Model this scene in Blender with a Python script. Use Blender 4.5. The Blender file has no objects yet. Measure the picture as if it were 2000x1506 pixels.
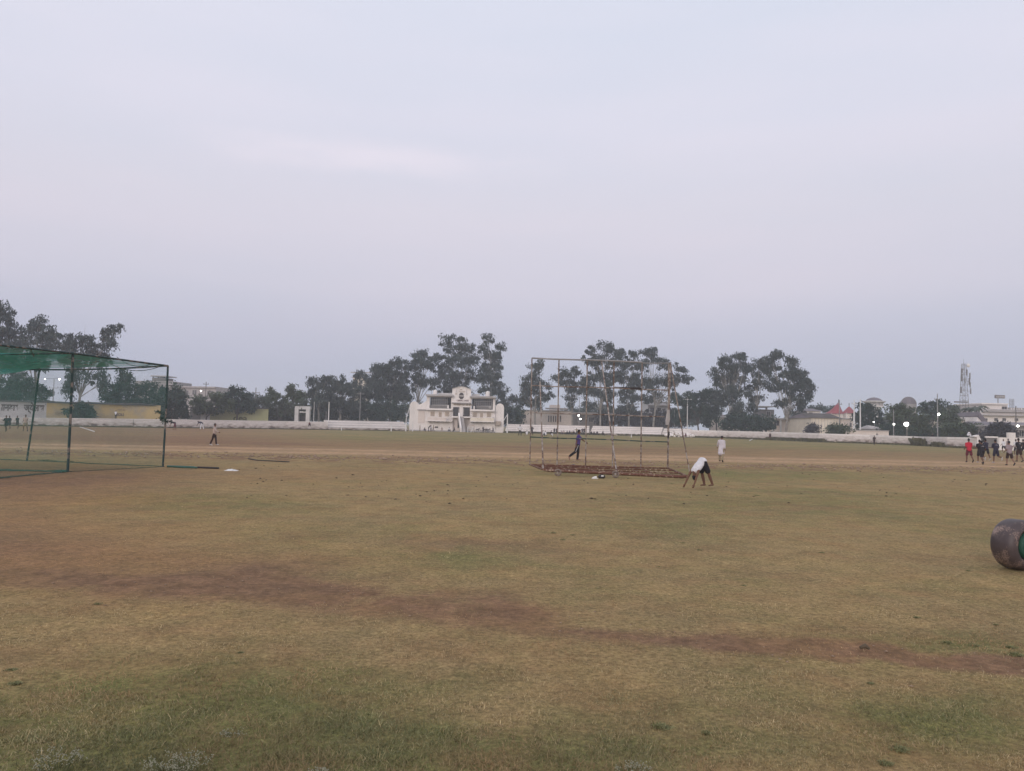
import bpy, math, random
import numpy as np
from mathutils import Vector, Matrix, Euler
R = math.radians
rnd = random.Random(7)
rng = np.random.default_rng(11)
S = bpy.context.scene
C = S.collection

# ------------------------------------------------------------------ camera
CAM_H = 1.8
cam_d = bpy.data.cameras.new('camera'); cam_d.sensor_width = 36.0; cam_d.lens = 27.0
cam_d.clip_start = 0.1; cam_d.clip_end = 6000
cam = bpy.data.objects.new('camera', cam_d); C.objects.link(cam)
CM = Matrix.Rotation(R(90 + 2.98), 4, 'X') @ Matrix.Rotation(R(1.26), 4, 'Z')
cam.matrix_world = Matrix.Translation((0, 0, CAM_H)) @ CM
S.camera = cam

# ------------------------------------------------------------------ world, sun, exposure
SUN_EL, SUN_AZ = 16.0, 200.0       # low, behind and to the left of the camera
W = bpy.data.worlds.new("World"); S.world = W; W.use_nodes = True
nt = W.node_tree; nt.nodes.clear(); L = nt.links.new
def wn(t, **k):
    n = nt.nodes.new(t)
    for a, b in k.items(): setattr(n, a, b)
    return n
def s2l(c): return tuple(((v/255)/12.92 if v/255 <= .04045 else ((v/255+.055)/1.055)**2.4) for v in c) + (1,)
tc = wn('ShaderNodeTexCoord'); sep = wn('ShaderNodeSeparateXYZ'); L(tc.outputs['Generated'], sep.inputs[0])
ramp = wn('ShaderNodeValToRGB'); cr = ramp.color_ramp
stops = [(0.0, (168, 176, 195)), (0.06, (175, 181, 201)), (0.11, (190, 191, 207)), (0.17, (207, 204, 216)), (0.27, (215, 212, 222)),
         (0.36, (215, 216, 228)), (0.5, (213, 218, 231)), (1.0, (228, 230, 240))]
cr.elements[0].position = 0; cr.elements[0].color = s2l(stops[0][1])
cr.elements[1].position = 1; cr.elements[1].color = s2l(stops[-1][1])
for p, c in stops[1:-1]:
    e = cr.elements.new(p); e.color = s2l(c)
L(sep.outputs[2], ramp.inputs[0])
# thin veils of cloud, stretched along the horizon
mp = wn('ShaderNodeMapping'); mp.inputs['Scale'].default_value = (1.3, 1.3, 7.0); L(tc.outputs['Generated'], mp.inputs[0])
no = wn('ShaderNodeTexNoise'); no.inputs['Scale'].default_value = 1.6; no.inputs['Detail'].default_value = 3; no.inputs['Roughness'].default_value = .45
L(mp.outputs[0], no.inputs['Vector'])
mr = wn('ShaderNodeMapRange'); mr.inputs[1].default_value = .3; mr.inputs[2].default_value = .75; L(no.outputs[0], mr.inputs[0])
veil = wn('ShaderNodeMixRGB'); veil.blend_type = 'MULTIPLY'; veil.inputs[0].default_value = 1
tint = wn('ShaderNodeValToRGB'); tint.color_ramp.elements[0].color = (.95, .97, 1.0, 1); tint.color_ramp.elements[1].color = (1.05, 1.015, 1.03, 1)
L(mr.outputs[0], tint.inputs[0]); L(ramp.outputs[0], veil.inputs[1]); L(tint.outputs[0], veil.inputs[2])
# one brighter pinkish streak of cloud ahead, a little left of centre
vs = wn('ShaderNodeVectorMath', operation='SUBTRACT'); L(tc.outputs['Generated'], vs.inputs[0]); vs.inputs[1].default_value = (-0.17, 0.93, 0.325)
vm = wn('ShaderNodeVectorMath', operation='MULTIPLY'); L(vs.outputs[0], vm.inputs[0]); vm.inputs[1].default_value = (3.6, 1.0, 34.0)
nz = wn('ShaderNodeTexNoise'); nz.inputs['Scale'].default_value = 9; nz.inputs['Detail'].default_value = 4; L(mp.outputs[0], nz.inputs['Vector'])
vl = wn('ShaderNodeVectorMath', operation='LENGTH'); L(vm.outputs[0], vl.inputs[0])
ad = wn('ShaderNodeMath', operation='ADD'); L(vl.outputs['Value'], ad.inputs[0]); L(nz.outputs[0], ad.inputs[1])
ms = wn('ShaderNodeMapRange'); ms.interpolation_type = 'SMOOTHERSTEP'; ms.inputs[1].default_value = 1.6; ms.inputs[2].default_value = .3; ms.inputs[3].default_value = 0; ms.inputs[4].default_value = .5
L(ad.outputs[0], ms.inputs[0])
stk = wn('ShaderNodeMixRGB'); L(ms.outputs[0], stk.inputs[0]); L(veil.outputs[0], stk.inputs[1]); stk.inputs[2].default_value = s2l((238, 228, 238))
sky = wn('ShaderNodeTexSky'); sky.sky_type = 'NISHITA'; sky.sun_disc = False; sky.sun_elevation = R(SUN_EL); sky.sun_rotation = R(SUN_AZ); sky.dust_density = 3
bgA = wn('ShaderNodeBackground'); bgA.inputs[1].default_value = 0.05; L(sky.outputs[0], bgA.inputs[0])
bgB = wn('ShaderNodeBackground'); bgB.inputs[1].default_value = 1.0; L(stk.outputs[0], bgB.inputs[0])
mx = wn('ShaderNodeMixShader'); mx.inputs[0].default_value = .94; L(bgA.outputs[0], mx.inputs[1]); L(bgB.outputs[0], mx.inputs[2])
wo = wn('ShaderNodeOutputWorld'); L(mx.outputs[0], wo.inputs[0])

sd = bpy.data.lights.new('sun', 'SUN'); sd.energy = 1.3; sd.angle = R(30); sd.color = (1, .9, .84)
so = bpy.data.objects.new('sun', sd); C.objects.link(so)
so.rotation_euler = Euler((R(90 - SUN_EL), 0, -R(SUN_AZ - 180)), 'XYZ')
S.view_settings.view_transform = 'Standard'; S.view_settings.look = 'None'; S.view_settings.exposure = 0.2; S.view_settings.gamma = 1.0
S.cycles.volume_bounces = 2; S.cycles.max_bounces = 6; S.cycles.transparent_max_bounces = 16
S.cycles.use_denoising = True

# ------------------------------------------------------------------ pixel <-> place helpers (measuring the photograph)
F = 1500.0
CM3 = CM.to_3x3(); CN = np.array(CM3)
def ray(px, py): return CM3 @ Vector(((px - 1000) / F, (753 - py) / F, -1.0))
def AT(px, py, Y):
    d = ray(px, py); t = Y / d.y
    return Vector((d.x * t, Y, CAM_H + d.z * t))
def GR(px, py):
    d = ray(px, py); t = -CAM_H / d.z
    return Vector((d.x * t, d.y * t, 0))
def HZ(px): return 831 + .022 * (px - 1000)
def XG(px, Y): return AT(px, HZ(px) + 2700 / Y, Y).x
def PX(P):      # world points (n,3) -> pixel coordinates
    q = (P - np.array([0, 0, CAM_H])) @ CN
    zz = np.where(q[:, 2] < -.3, -q[:, 2], np.nan)
    return 1000 + F * q[:, 0] / zz, 753 - F * q[:, 1] / zz

# ------------------------------------------------------------------ mesh helpers
def mesh_np(name, V, Fa):
    V = np.asarray(V, dtype=np.float32); Fa = np.asarray(Fa, dtype=np.int32)
    me = bpy.data.meshes.new(name); n, k = Fa.shape
    me.vertices.add(len(V)); me.vertices.foreach_set('co', V.ravel())
    me.loops.add(n * k); me.loops.foreach_set('vertex_index', Fa.ravel())
    me.polygons.add(n); me.polygons.foreach_set('loop_start', np.arange(0, n * k, k, dtype=np.int32))
    me.update(calc_edges=True); return me

class MB:
    def __init__(s): s.v = []; s.f = []; s.sm = []
    def add(s, vs, fs, smooth=False):
        b = len(s.v); s.v += [tuple(p) for p in vs]; s.f += [tuple(i + b for i in f) for f in fs]; s.sm += [smooth] * len(fs); return s
    def box(s, x0, y0, z0, x1, y1, z1):
        x0, x1 = min(x0, x1), max(x0, x1); y0, y1 = min(y0, y1), max(y0, y1); z0, z1 = min(z0, z1), max(z0, z1)
        vs = [(x0, y0, z0), (x1, y0, z0), (x1, y1, z0), (x0, y1, z0), (x0, y0, z1), (x1, y0, z1), (x1, y1, z1), (x0, y1, z1)]
        return s.add(vs, [(0, 3, 2, 1), (4, 5, 6, 7), (0, 1, 5, 4), (1, 2, 6, 5), (2, 3, 7, 6), (3, 0, 4, 7)])
    def pbox(s, px0, py0, px1, py1, Y, dep):
        xm, ym = (px0 + px1) / 2, ((py0 + py1) / 2 if py1 < 5000 else (py0 + HZ(px0) + 12) / 2)
        x0 = AT(px0, ym, Y).x; x1 = AT(px1, ym, Y).x; z1 = AT(xm, py0, Y).z; z0 = 0 if py1 > 5000 else max(0, AT(xm, py1, Y).z)
        return s.box(x0, Y, z0, x1, Y + dep, z1)
    def tube(s, pts, rad, n=8, cap=True):
        pts = [Vector(p) for p in pts]
        if not isinstance(rad, (list, tuple)): rad = [rad] * len(pts)
        b = []; up = Vector((0, 0, 1)); d0 = (pts[-1] - pts[0]).normalized()
        if abs(d0.z) > .9: up = Vector((1, 0, 0))
        for i, p in enumerate(pts):
            d = (pts[min(i + 1, len(pts) - 1)] - pts[max(i - 1, 0)]).normalized()
            u = d.cross(up).normalized(); w = d.cross(u)
            for k in range(n):
                a = 2 * math.pi * k / n; b.append(p + (u * math.cos(a) + w * math.sin(a)) * rad[i])
        fs = []
        for i in range(len(pts) - 1):
            for k in range(n): fs.append((i * n + k, i * n + (k + 1) % n, (i + 1) * n + (k + 1) % n, (i + 1) * n + k))
        s.add(b, fs, True)
        if cap: s.add(b[:n], [tuple(range(n))]); s.add(b[-n:], [tuple(range(n))[::-1]])
        return s
    def prism(s, poly, Y0, Y1):      # poly of (x,z) extruded along y
        n = len(poly)
        vs = [(x, Y0, z) for x, z in poly] + [(x, Y1, z) for x, z in poly]
        return s.add(vs, [tuple(range(n)), tuple(range(2 * n - 1, n - 1, -1))] + [(i, i + n, (i + 1) % n + n, (i + 1) % n) for i in range(n)])
    def ball(s, c, r, nu=12, nv=8, zmin=-1):
        c = Vector(c); rr = r if isinstance(r, (tuple, list)) else (r, r, r); vs = []; fs = []
        for j in range(nv + 1):
            t = math.asin(zmin) + (math.pi / 2 - math.asin(zmin)) * j / nv
            for i in range(nu):
                a = 2 * math.pi * i / nu
                vs.append((c.x + rr[0] * math.cos(t) * math.cos(a), c.y + rr[1] * math.cos(t) * math.sin(a), c.z + rr[2] * math.sin(t)))
        for j in range(nv):
            for i in range(nu): fs.append((j * nu + i, j * nu + (i + 1) % nu, (j + 1) * nu + (i + 1) % nu, (j + 1) * nu + i))
        return s.add(vs, fs, True)
    def build(s, name, mat, parent=None):
        off = Vector((0, 0, 0)); p = parent
        while p: off += p.location; p = p.parent
        me = bpy.data.meshes.new(name); me.from_pydata([(a - off.x, b - off.y, c - off.z) for a, b, c in s.v], [], s.f)
        me.polygons.foreach_set('use_smooth', s.sm); me.materials.append(mat)
        o = bpy.data.objects.new(name, me); C.objects.link(o)
        if parent: o.parent = parent
        return o

def tag(o, label=None, cat=None, group=None, kind=None):
    if label: o['label'] = label
    if cat: o['category'] = cat
    if group: o['group'] = group
    if kind: o['kind'] = kind
    return o
def thing(name, label, cat, loc, group=None):
    o = bpy.data.objects.new(name, None); C.objects.link(o); o.location = loc; o.empty_display_size = .2
    return tag(o, label, cat, group)
def npobj(name, me, mat, parent=None):
    me.materials.append(mat); o = bpy.data.objects.new(name, me); C.objects.link(o)
    if parent: o.parent = parent
    return o
def dup(root, loc, label):
    r = root.copy(); C.objects.link(r); r.location = loc; r['label'] = label
    for ch in list(root.children):
        c = ch.copy(); C.objects.link(c); c.parent = r
        for g in list(ch.children):
            d = g.copy(); C.objects.link(d); d.parent = c
    return r

# modifiers and text are turned into meshes in one go at the end
PEND = []
def later(tmp, target): PEND.append((tmp, target))
def flush():
    bpy.context.view_layer.update(); dg = bpy.context.evaluated_depsgraph_get()
    done = {}
    for tmp, target in PEND:
        if tmp.name not in done:
            done[tmp.name] = bpy.data.meshes.new_from_object(tmp.evaluated_get(dg), depsgraph=dg)
            me = done[tmp.name]
            if tmp.type == 'MESH': me.polygons.foreach_set('use_smooth', [True] * len(me.polygons))
        me = done[tmp.name]; mats = [m for m in target.data.materials]
        target.data = me
        if not me.materials: me.materials.append(mats[0])
        target.material_slots[0].link = 'OBJECT'; target.material_slots[0].material = mats[0]
    for tmp in {t for t, _ in PEND}: bpy.data.objects.remove(tmp)

# ------------------------------------------------------------------ materials
def mat(name, col, rough=.8, col2=None, scale=1.0, detail=4, bump=0, spec=.3, metal=0, emit=None, stretch=None, thr=None, bscale=None, bdist=.05):
    m = bpy.data.materials.new(name); m.use_nodes = True; n = m.node_tree.nodes; l = m.node_tree.links.new
    b = n['Principled BSDF']; b.inputs['Base Color'].default_value = (*col, 1); b.inputs['Roughness'].default_value = rough
    b.inputs['Metallic'].default_value = metal; b.inputs['Specular IOR Level'].default_value = spec
    if emit:
        b.inputs['Emission Color'].default_value = (*col, 1); b.inputs['Emission Strength'].default_value = emit
    t = n.new('ShaderNodeNewGeometry'); mpn = n.new('ShaderNodeMapping'); l(t.outputs['Position'], mpn.inputs[0])
    if stretch: mpn.inputs['Scale'].default_value = stretch
    if col2:
        no = n.new('ShaderNodeTexNoise'); no.inputs['Scale'].default_value = scale; no.inputs['Detail'].default_value = detail; no.inputs['Roughness'].default_value = .65
        l(mpn.outputs[0], no.inputs['Vector'])
        mr = n.new('ShaderNodeMapRange'); lo, hi = thr or (.32, .68); mr.inputs[1].default_value = lo; mr.inputs[2].default_value = hi; l(no.outputs[0], mr.inputs[0])
        mx = n.new('ShaderNodeMixRGB'); l(mr.outputs[0], mx.inputs[0]); mx.inputs[1].default_value = (*col, 1); mx.inputs[2].default_value = (*col2, 1)
        l(mx.outputs[0], b.inputs['Base Color'])
    if bump:
        nb = n.new('ShaderNodeTexNoise'); nb.inputs['Scale'].default_value = bscale or scale * 3; nb.inputs['Detail'].default_value = 5; l(mpn.outputs[0], nb.inputs['Vector'])
        bp = n.new('ShaderNodeBump'); bp.inputs['Strength'].default_value = bump; bp.inputs['Distance'].default_value = bdist; l(nb.outputs[0], bp.inputs['Height']); l(bp.outputs[0], b.inputs['Normal'])
    return m
def leafmat(name, c1, c2, c3):
    m = bpy.data.materials.new(name); m.use_nodes = True; n = m.node_tree.nodes; l = m.node_tree.links.new
    b = n['Principled BSDF']; b.inputs['Roughness'].default_value = .65; b.inputs['Specular IOR Level'].default_value = .25
    a = n.new('ShaderNodeAttribute'); a.attribute_name = 'v'
    r = n.new('ShaderNodeValToRGB'); r.color_ramp.elements[0].color = (*c1, 1); r.color_ramp.elements[1].color = (*c3, 1)
    e = r.color_ramp.elements.new(.5); e.color = (*c2, 1)
    l(a.outputs['Fac'], r.inputs[0]); l(r.outputs[0], b.inputs['Base Color'])
    return m
M = {}
M['euc'] = leafmat('eucalyptus_leaf', (.02, .031, .030), (.040, .057, .052), (.085, .105, .092))
M['bush'] = leafmat('dark_leaf', (.012, .030, .024), (.024, .052, .038), (.05, .088, .06))
M['olive'] = leafmat('olive_leaf', (.03, .045, .026), (.055, .08, .042), (.095, .12, .062))
M['purple'] = leafmat('dusky_leaf', (.03, .03, .036), (.05, .048, .055), (.08, .075, .08))
M['weed'] = leafmat('weed_leaf', (.05, .05, .025), (.09, .085, .04), (.16, .14, .07))
M['tuft'] = leafmat('tuft_leaf', (.11, .12, .05), (.19, .185, .08), (.34, .30, .15))
M['bark_pale'] = mat('pale_bark', (.34, .32, .29), .9, (.17, .15, .13), 1.2, bump=.3)
M['bark_dark'] = mat('dark_bark', (.10, .08, .07), .95, (.05, .04, .035), 2, bump=.3)
M['white_wall'] = mat('whitewash', (.80, .74, .70), .9, (.58, .53, .49), .35, stretch=(1, 1, .45), bump=.1, thr=(.45, .85))
M['pinkish'] = mat('faded_wash', (.72, .63, .57), .9, (.58, .49, .43), .3, stretch=(1, 1, .5), thr=(.4, .8))
M['cream'] = mat('cream_wash', (.78, .70, .58), .9, (.64, .56, .46), .5)
M['grey_white'] = mat('grey_wash', (.62, .60, .58), .9, (.45, .43, .42), .4)
M['grey_wall'] = mat('grey_render', (.34, .32, .30), .9, (.24, .22, .21), .4)
M['mid_grey'] = mat('weathered_cement', (.22, .2, .19), .92, (.14, .13, .12), .5)
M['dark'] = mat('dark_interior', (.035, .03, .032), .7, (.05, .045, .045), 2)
M['brown_dark'] = mat('dark_door_paint', (.045, .03, .028), .6, (.06, .045, .04), 2)
M['glass'] = mat('dusty_glass', (.06, .06, .07), .25, (.09, .085, .09), 1.5, spec=.5)
M['shutter'] = mat('beige_shutter', (.42, .34, .27), .7, (.36, .29, .23), 2)
M['mullion'] = mat('grey_frame', (.45, .42, .40), .6, (.35, .33, .32), 3)
M['roof_edge'] = mat('tarry_roof', (.06, .06, .062), .85, (.12, .11, .11), 1)
M['slab'] = mat('cement_slab', (.46, .43, .42), .9, (.36, .33, .32), 1)
M['tin'] = mat('corrugated_tin', (.20, .17, .18), .6, (.13, .11, .12), .4, metal=.1)
M['red'] = mat('red_roof', (.32, .075, .085), .75, (.24, .055, .065), .4)
M['yellow'] = mat('ochre_wall', (.54, .39, .18), .9, (.40, .33, .24), .35, thr=(.46, .66), detail=6)
M['lime'] = mat('lime_wall', (.37, .37, .19), .9, (.33, .31, .18), .15)
M['jewel'] = mat('pale_lilac_wall', (.62, .57, .58), .9, (.46, .42, .42), .3, stretch=(1, 1, 2.5))
M['ink'] = mat('sign_paint', (.10, .055, .06), .8, (.17, .12, .12), 6)
M['ink2'] = mat('faded_sign_paint', (.24, .15, .09), .8, (.36, .26, .14), 5)
M['steel'] = mat('rusty_steel', (.12, .07, .05), .75, (.33, .29, .26), 6, thr=(.42, .56), bump=.2)
M['steel2'] = mat('worn_pale_tube', (.16, .10, .07), .75, (.48, .45, .42), 5, thr=(.34, .46), bump=.2)
M['pole'] = mat('galvanised_pole', (.34, .33, .33), .5, (.22, .21, .21), 2, metal=.3)
M['white_pole'] = mat('white_pole_paint', (.72, .70, .68), .6, (.5, .47, .44), 6, thr=(.5, .75))
M['net_steel'] = mat('green_post_paint', (.022, .05, .048), .6, (.22, .18, .155), 5, thr=(.53, .62), bump=.2)
M['frame_rust'] = mat('rust_and_chips', (.13, .055, .036), .85, (.34, .25, .18), 9, thr=(.54, .61), bump=.3, bscale=30)
M['lamp'] = mat('lamp_glow', (1, .98, .93), .5, emit=14)
M['rubber'] = mat('wheel_iron', (.26, .21, .18), .8, (.14, .10, .08), 12)



# wall of whitewashed rubble: colour by broken stones
def rubble(name, top, low, zsplit, dark=(.16, .12, .10)):
    m = bpy.data.materials.new(name); m.use_nodes = True; n = m.node_tree.nodes; l = m.node_tree.links.new
    b = n['Principled BSDF']; b.inputs['Roughness'].default_value = .95; b.inputs['Specular IOR Level'].default_value = .1
    g = n.new('ShaderNodeNewGeometry'); mp_ = n.new('ShaderNodeMapping'); mp_.inputs['Scale'].default_value = (1.0, .6, 2.0); l(g.outputs['Position'], mp_.inputs[0])
    v = n.new('ShaderNodeTexVoronoi'); v.inputs['Scale'].default_value = 1.3; l(mp_.outputs[0], v.inputs['Vector'])
    no = n.new('ShaderNodeTexNoise'); no.inputs['Scale'].default_value = 1.1; no.inputs['Detail'].default_value = 6; no.inputs['Roughness'].default_value = .75; l(mp_.outputs[0], no.inputs['Vector'])
    sp = n.new('ShaderNodeSeparateXYZ'); l(g.outputs['Position'], sp.inputs[0])
    # wear is a band along the foot of the wall
    a1 = n.new('ShaderNodeMath'); a1.operation = 'MULTIPLY'; a1.inputs[1].default_value = .55 / zsplit; l(sp.outputs[2], a1.inputs[0])
    a2 = n.new('ShaderNodeMath'); a2.operation = 'ADD'; l(a1.outputs[0], a2.inputs[0]); l(no.outputs[0], a2.inputs[1])
    vv = n.new('ShaderNodeMath'); vv.operation = 'MULTIPLY_ADD'; vv.inputs[1].default_value = -.35; l(v.outputs['Distance'], vv.inputs[0]); l(a2.outputs[0], vv.inputs[2])
    r = n.new('ShaderNodeValToRGB'); e = r.color_ramp.elements
    e[0].position = .34; e[0].color = (*dark, 1); e[1].position = .9; e[1].color = (*top, 1)
    x = e.new(.46); x.color = (*low, 1); x = e.new(.6); x.color = tuple(.5 * (a + c) for a, c in zip(top, low)) + (1,)
    l(vv.outputs[0], r.inputs[0]); l(r.outputs[0], b.inputs['Base Color'])
    bp = n.new('ShaderNodeBump'); bp.inputs['Strength'].default_value = .5; bp.inputs['Distance'].default_value = .1; l(v.outputs['Distance'], bp.inputs['Height']); l(bp.outputs[0], b.inputs['Normal'])
    return m
M['rubble'] = rubble('whitewashed_rubble', (.74, .67, .63), (.42, .35, .30), 1.2)

# ------------------------------------------------------------------ value noise
def vnoise(x, y, seed=0):
    xi = np.floor(x).astype(np.int64); yi = np.floor(y).astype(np.int64); fx = x - xi; fy = y - yi
    fx = fx * fx * (3 - 2 * fx); fy = fy * fy * (3 - 2 * fy)
    def h(a, b):
        k = (a * 374761393 + b * 668265263 + seed * 1442695041) & 0xffffffff
        k = ((k ^ (k >> 13)) * 1274126177) & 0xffffffff
        return ((k ^ (k >> 16)) & 0xffff) / 65535.0
    return (h(xi, yi) * (1 - fx) + h(xi + 1, yi) * fx) * (1 - fy) + (h(xi, yi + 1) * (1 - fx) + h(xi + 1, yi + 1) * fx) * fy
def fbm(x, y, seed=0, o=4):
    s = 0; a = .5; t = 0
    for i in range(o): s = s + a * vnoise(x * 2**i, y * 2**i, seed + i); t += a; a *= .55
    return s / t

# ------------------------------------------------------------------ ground
def blobs(u, v, L_):
    s = np.zeros_like(u)
    for a in L_:
        cx, cy, sx, sy, w = a[:5]; sl = a[5] if len(a) > 5 else 0
        s = s + w * np.exp(-((u - cx) / sx)**2 - ((v - cy - sl * (u - cx)) / sy)**2)
    return s
PATHX = [-200, 100, 250, 500, 700, 850, 1000, 1250, 1500, 1700, 2000, 2300]
PATHC = [1120, 1140, 1150, 1150, 1170, 1185, 1203, 1237, 1267, 1285, 1312, 1335]
PATHW = [18, 18, 22, 34, 30, 32, 36, 24, 18, 15, 13, 12]
def masks(P):
    u, v = PX(P); ok = np.isfinite(u) & (np.abs(u) < 9000); u = np.where(ok, u, -5000); v = np.where(ok, v, 800)
    n1 = fbm(P[:, 0] * .35, P[:, 1] * .35, 3); n2 = fbm(P[:, 0] * 1.7, P[:, 1] * 1.7, 9)
    jit = (n1 - .5) * 1.0 + (n2 - .5) * .6
    wv = np.clip((v - 860) / 300, .05, 1.2)
    hv = v + jit * 55 * wv
    c = np.interp(u, PATHX, PATHC); w = np.interp(u, PATHX, PATHW)
    d = np.exp(-np.abs((hv - c) / (w * .92))**2.4) * np.clip(.45 + 1.1 * n1 + .5 * (n2 - .5), .3, 1) * np.clip((u + 120) / 420, .25, 1)
    d = d + blobs(u, hv, [(520, 1112, 170, 18, .45), (930, 1062, 190, 11, .5), (1150, 1078, 160, 9, .4), (60, 935, 330, 26, .7), (600, 925, 250, 12, .3),
                          (20, 1075, 300, 58, .48), (0, 950, 260, 35, .25), (850, 1165, 150, 20, .3), (1250, 975, 250, 6, .3), (800, 1400, 120, 30, .22),
                          (1650, 1240, 200, 22, .25), (20, 1020, 120, 60, .3), (1560, 995, 120, 4, .4)])
    tr = 877 + (u - 350) * .0195           # the running track
    dd = v - tr
    t = .35 * np.exp(-np.abs((dd + 1) / 8)**2.2) * (.5 + n2) + .5 * np.exp(-np.abs((dd + 4 - 2 * (n1 - .5)) / 1.3)**2) + .7 * np.exp(-np.abs((dd - 2.5 - 2 * (n1 - .5)) / 1.5)**2)
    farred = np.exp(-np.abs((dd + 14) / 12)**3) * np.clip(1 - np.abs(u - 1100) / 1500, .35, 1) * (.55 + .5 * n1)
    lf = np.clip((700 - u) / 300, 0, 1) * np.clip((tr - v + 4) / 6, 0, 1)        # bare brown land on the far left
    d = d + farred * .8 + lf * .55 + .7 * np.clip((v - tr - 4) / 4, 0, 1) * np.clip((tr + 24 - v) / 8, 0, 1) * (n2 > .52)
    g = blobs(u, hv, [(380, 1340, 330, 60, .75), (60, 1480, 360, 80, .75), (600, 1430, 300, 70, .3), (700, 1320, 280, 38, .3), (560, 1440, 260, 45, .35), (1000, 1500, 260, 30, .4), (1250, 1440, 300, 50, .5),
                      (1850, 1268, 170, 20, .45), (1800, 1420, 250, 50, .35), (320, 990, 280, 26, .35), (1450, 985, 420, 50, .28), (900, 1100, 110, 22, .3),
                      (1450, 925, 330, 12, .4), (1850, 1120, 260, 70, .2), (1300, 1150, 300, 40, .12), (1100, 925, 90, 5, .3)])
    n4 = fbm(P[:, 0] * .05, P[:, 1] * .33, 91)
    d = np.where(v < tr - 3, d * (.25 + 1.5 * n4), d)
    far = np.clip((tr - 14 - v) / 10, 0, 1) * (1 - lf) * (.5 + n4)
    g = g + .4 * np.clip((v - 1210) / 290, 0, 1) * (.1 + 1.7 * n1) + far * .45 + (n1 - .5) * .8 + (n2 - .5) * .5
    d = d + (n1 - .62) * .5 * (v > 905)
    wash = blobs(u, hv, [(-20, 1085, 380, 75, 1.0), (20, 965, 330, 45, .6), (450, 1110, 250, 30, .35), (640, 930, 260, 15, .35)]) * (.45 + 1.1 * n1)
    return np.clip(d, 0, 1), np.clip(g, 0, 1), np.clip(t, 0, 1), np.clip(wash, 0, 1)

def polar():
    r = np.concatenate([[0.0], np.geomspace(1.2, 60, 420), np.geomspace(60.6, 1500, 150)])
    a = np.concatenate([np.arange(-42, 42, .22), np.arange(42, 318, 6)])
    a = np.radians(a); na = len(a)
    Rr, A = np.meshgrid(r[1:], a, indexing='ij')
    X = Rr * np.sin(A); Y = Rr * np.cos(A)
    n = fbm(X * 1.3, Y * 1.3, 21) - .5; n3 = fbm(X * 6, Y * 6, 31) - .5
    Z = (n * .035 + n3 * .012) * np.clip(1 - Rr / 45, 0, 1)
    V = np.stack([X, Y, Z], -1).reshape(-1, 3); V = np.vstack([[0, 0, 0], V]); nr = len(r) - 1
    i = np.arange(nr - 1)[:, None] * na; k = np.arange(na)[None]; k2 = (k + 1) % na
    Q = np.stack([i + k, i + na + k, i + na + k2, i + k2], -1).reshape(-1, 4) + 1
    T = np.stack([np.zeros(na, int), 1 + np.arange(na), 1 + (np.arange(na) + 1) % na, ], -1)
    T = np.concatenate([T, T[:, :1] * 0 + 0], 1)
    return V, Q, T[:, :3]
V, Q, T = polar()
V[:, 2] -= V[:, 2].max() * 0
me = bpy.data.meshes.new('ground')
nv = len(V); me.vertices.add(nv); me.vertices.foreach_set('co', V.astype(np.float32).ravel())
li = np.concatenate([Q.ravel(), T.ravel()]).astype(np.int32); me.loops.add(len(li)); me.loops.foreach_set('vertex_index', li)
ls = np.concatenate([np.arange(len(Q)) * 4, len(Q) * 4 + np.arange(len(T)) * 3]).astype(np.int32); me.polygons.add(len(ls)); me.polygons.foreach_set('loop_start', ls)
me.update(calc_edges=True); me.polygons.foreach_set('use_smooth', [True] * len(ls))
d, g, t, ok = masks(V)
ca = me.color_attributes.new('mask', 'FLOAT_COLOR', 'POINT')
ca.data.foreach_set('color', np.stack([d, g, t, ok], -1).astype(np.float32).ravel())
gm = bpy.data.materials.new('field_soil_and_turf'); gm.use_nodes = True; n = gm.node_tree.nodes; l = gm.node_tree.links.new
b = n['Principled BSDF']; b.inputs['Roughness'].default_value = .95; b.inputs['Specular IOR Level'].default_value = .08
geo = n.new('ShaderNodeNewGeometry'); at = n.new('ShaderNodeAttribute'); at.attribute_name = 'mask'; sx = n.new('ShaderNodeSeparateColor'); l(at.outputs['Color'], sx.inputs[0])
def nz_(sc, det=5, ro=.6):
    q = n.new('ShaderNodeTexNoise'); q.inputs['Scale'].default_value = sc; q.inputs['Detail'].default_value = det; q.inputs['Roughness'].default_value = ro; l(geo.outputs['Position'], q.inputs['Vector']); return q.outputs[0]
def rmp(fac, c1, c2, lo=.3, hi=.7):
    q = n.new('ShaderNodeValToRGB'); q.color_ramp.elements[0].position = lo; q.color_ramp.elements[0].color = (*c1, 1); q.color_ramp.elements[1].position = hi; q.color_ramp.elements[1].color = (*c2, 1); l(fac, q.inputs[0]); return q.outputs[0]
def mixc(f, a, c, mode='MIX'):
    q = n.new('ShaderNodeMixRGB'); q.blend_type = mode; l(f, q.inputs[0]) if not isinstance(f, float) else setattr(q.inputs[0], 'default_value', f); l(a, q.inputs[1]); l(c, q.inputs[2]); return q.outputs[0]
def sharpen(f, nn, amt, lo, hi):
    q = n.new('ShaderNodeMath'); q.operation = 'MULTIPLY_ADD'; q.inputs[1].default_value = amt; l(nn, q.inputs[0]); l(f, q.inputs[2])
    r_ = n.new('ShaderNodeMapRange'); r_.inputs[1].default_value = lo; r_.inputs[2].default_value = hi; l(q.outputs[0], r_.inputs[0]); return r_.outputs[0]
nA, nB, nC, nD = nz_(.5), nz_(4), nz_(28, 6, .75), nz_(110, 4, .8)
DRY1, DRY2 = (.22, .158, .078), (.40, .298, .158)
GRN1, GRN2 = (.115, .125, .05), (.225, .215, .09)
DIR1, DIR2 = (.165, .100, .063), (.265, .168, .108)
turf_dry = rmp(nC, DRY1, DRY2); turf_green = rmp(nC, GRN1, GRN2); soil = rmp(nB, DIR1, DIR2, .25, .75)
tan_ = rmp(nB, (.38, .25, .155), (.50, .345, .23))
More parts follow.
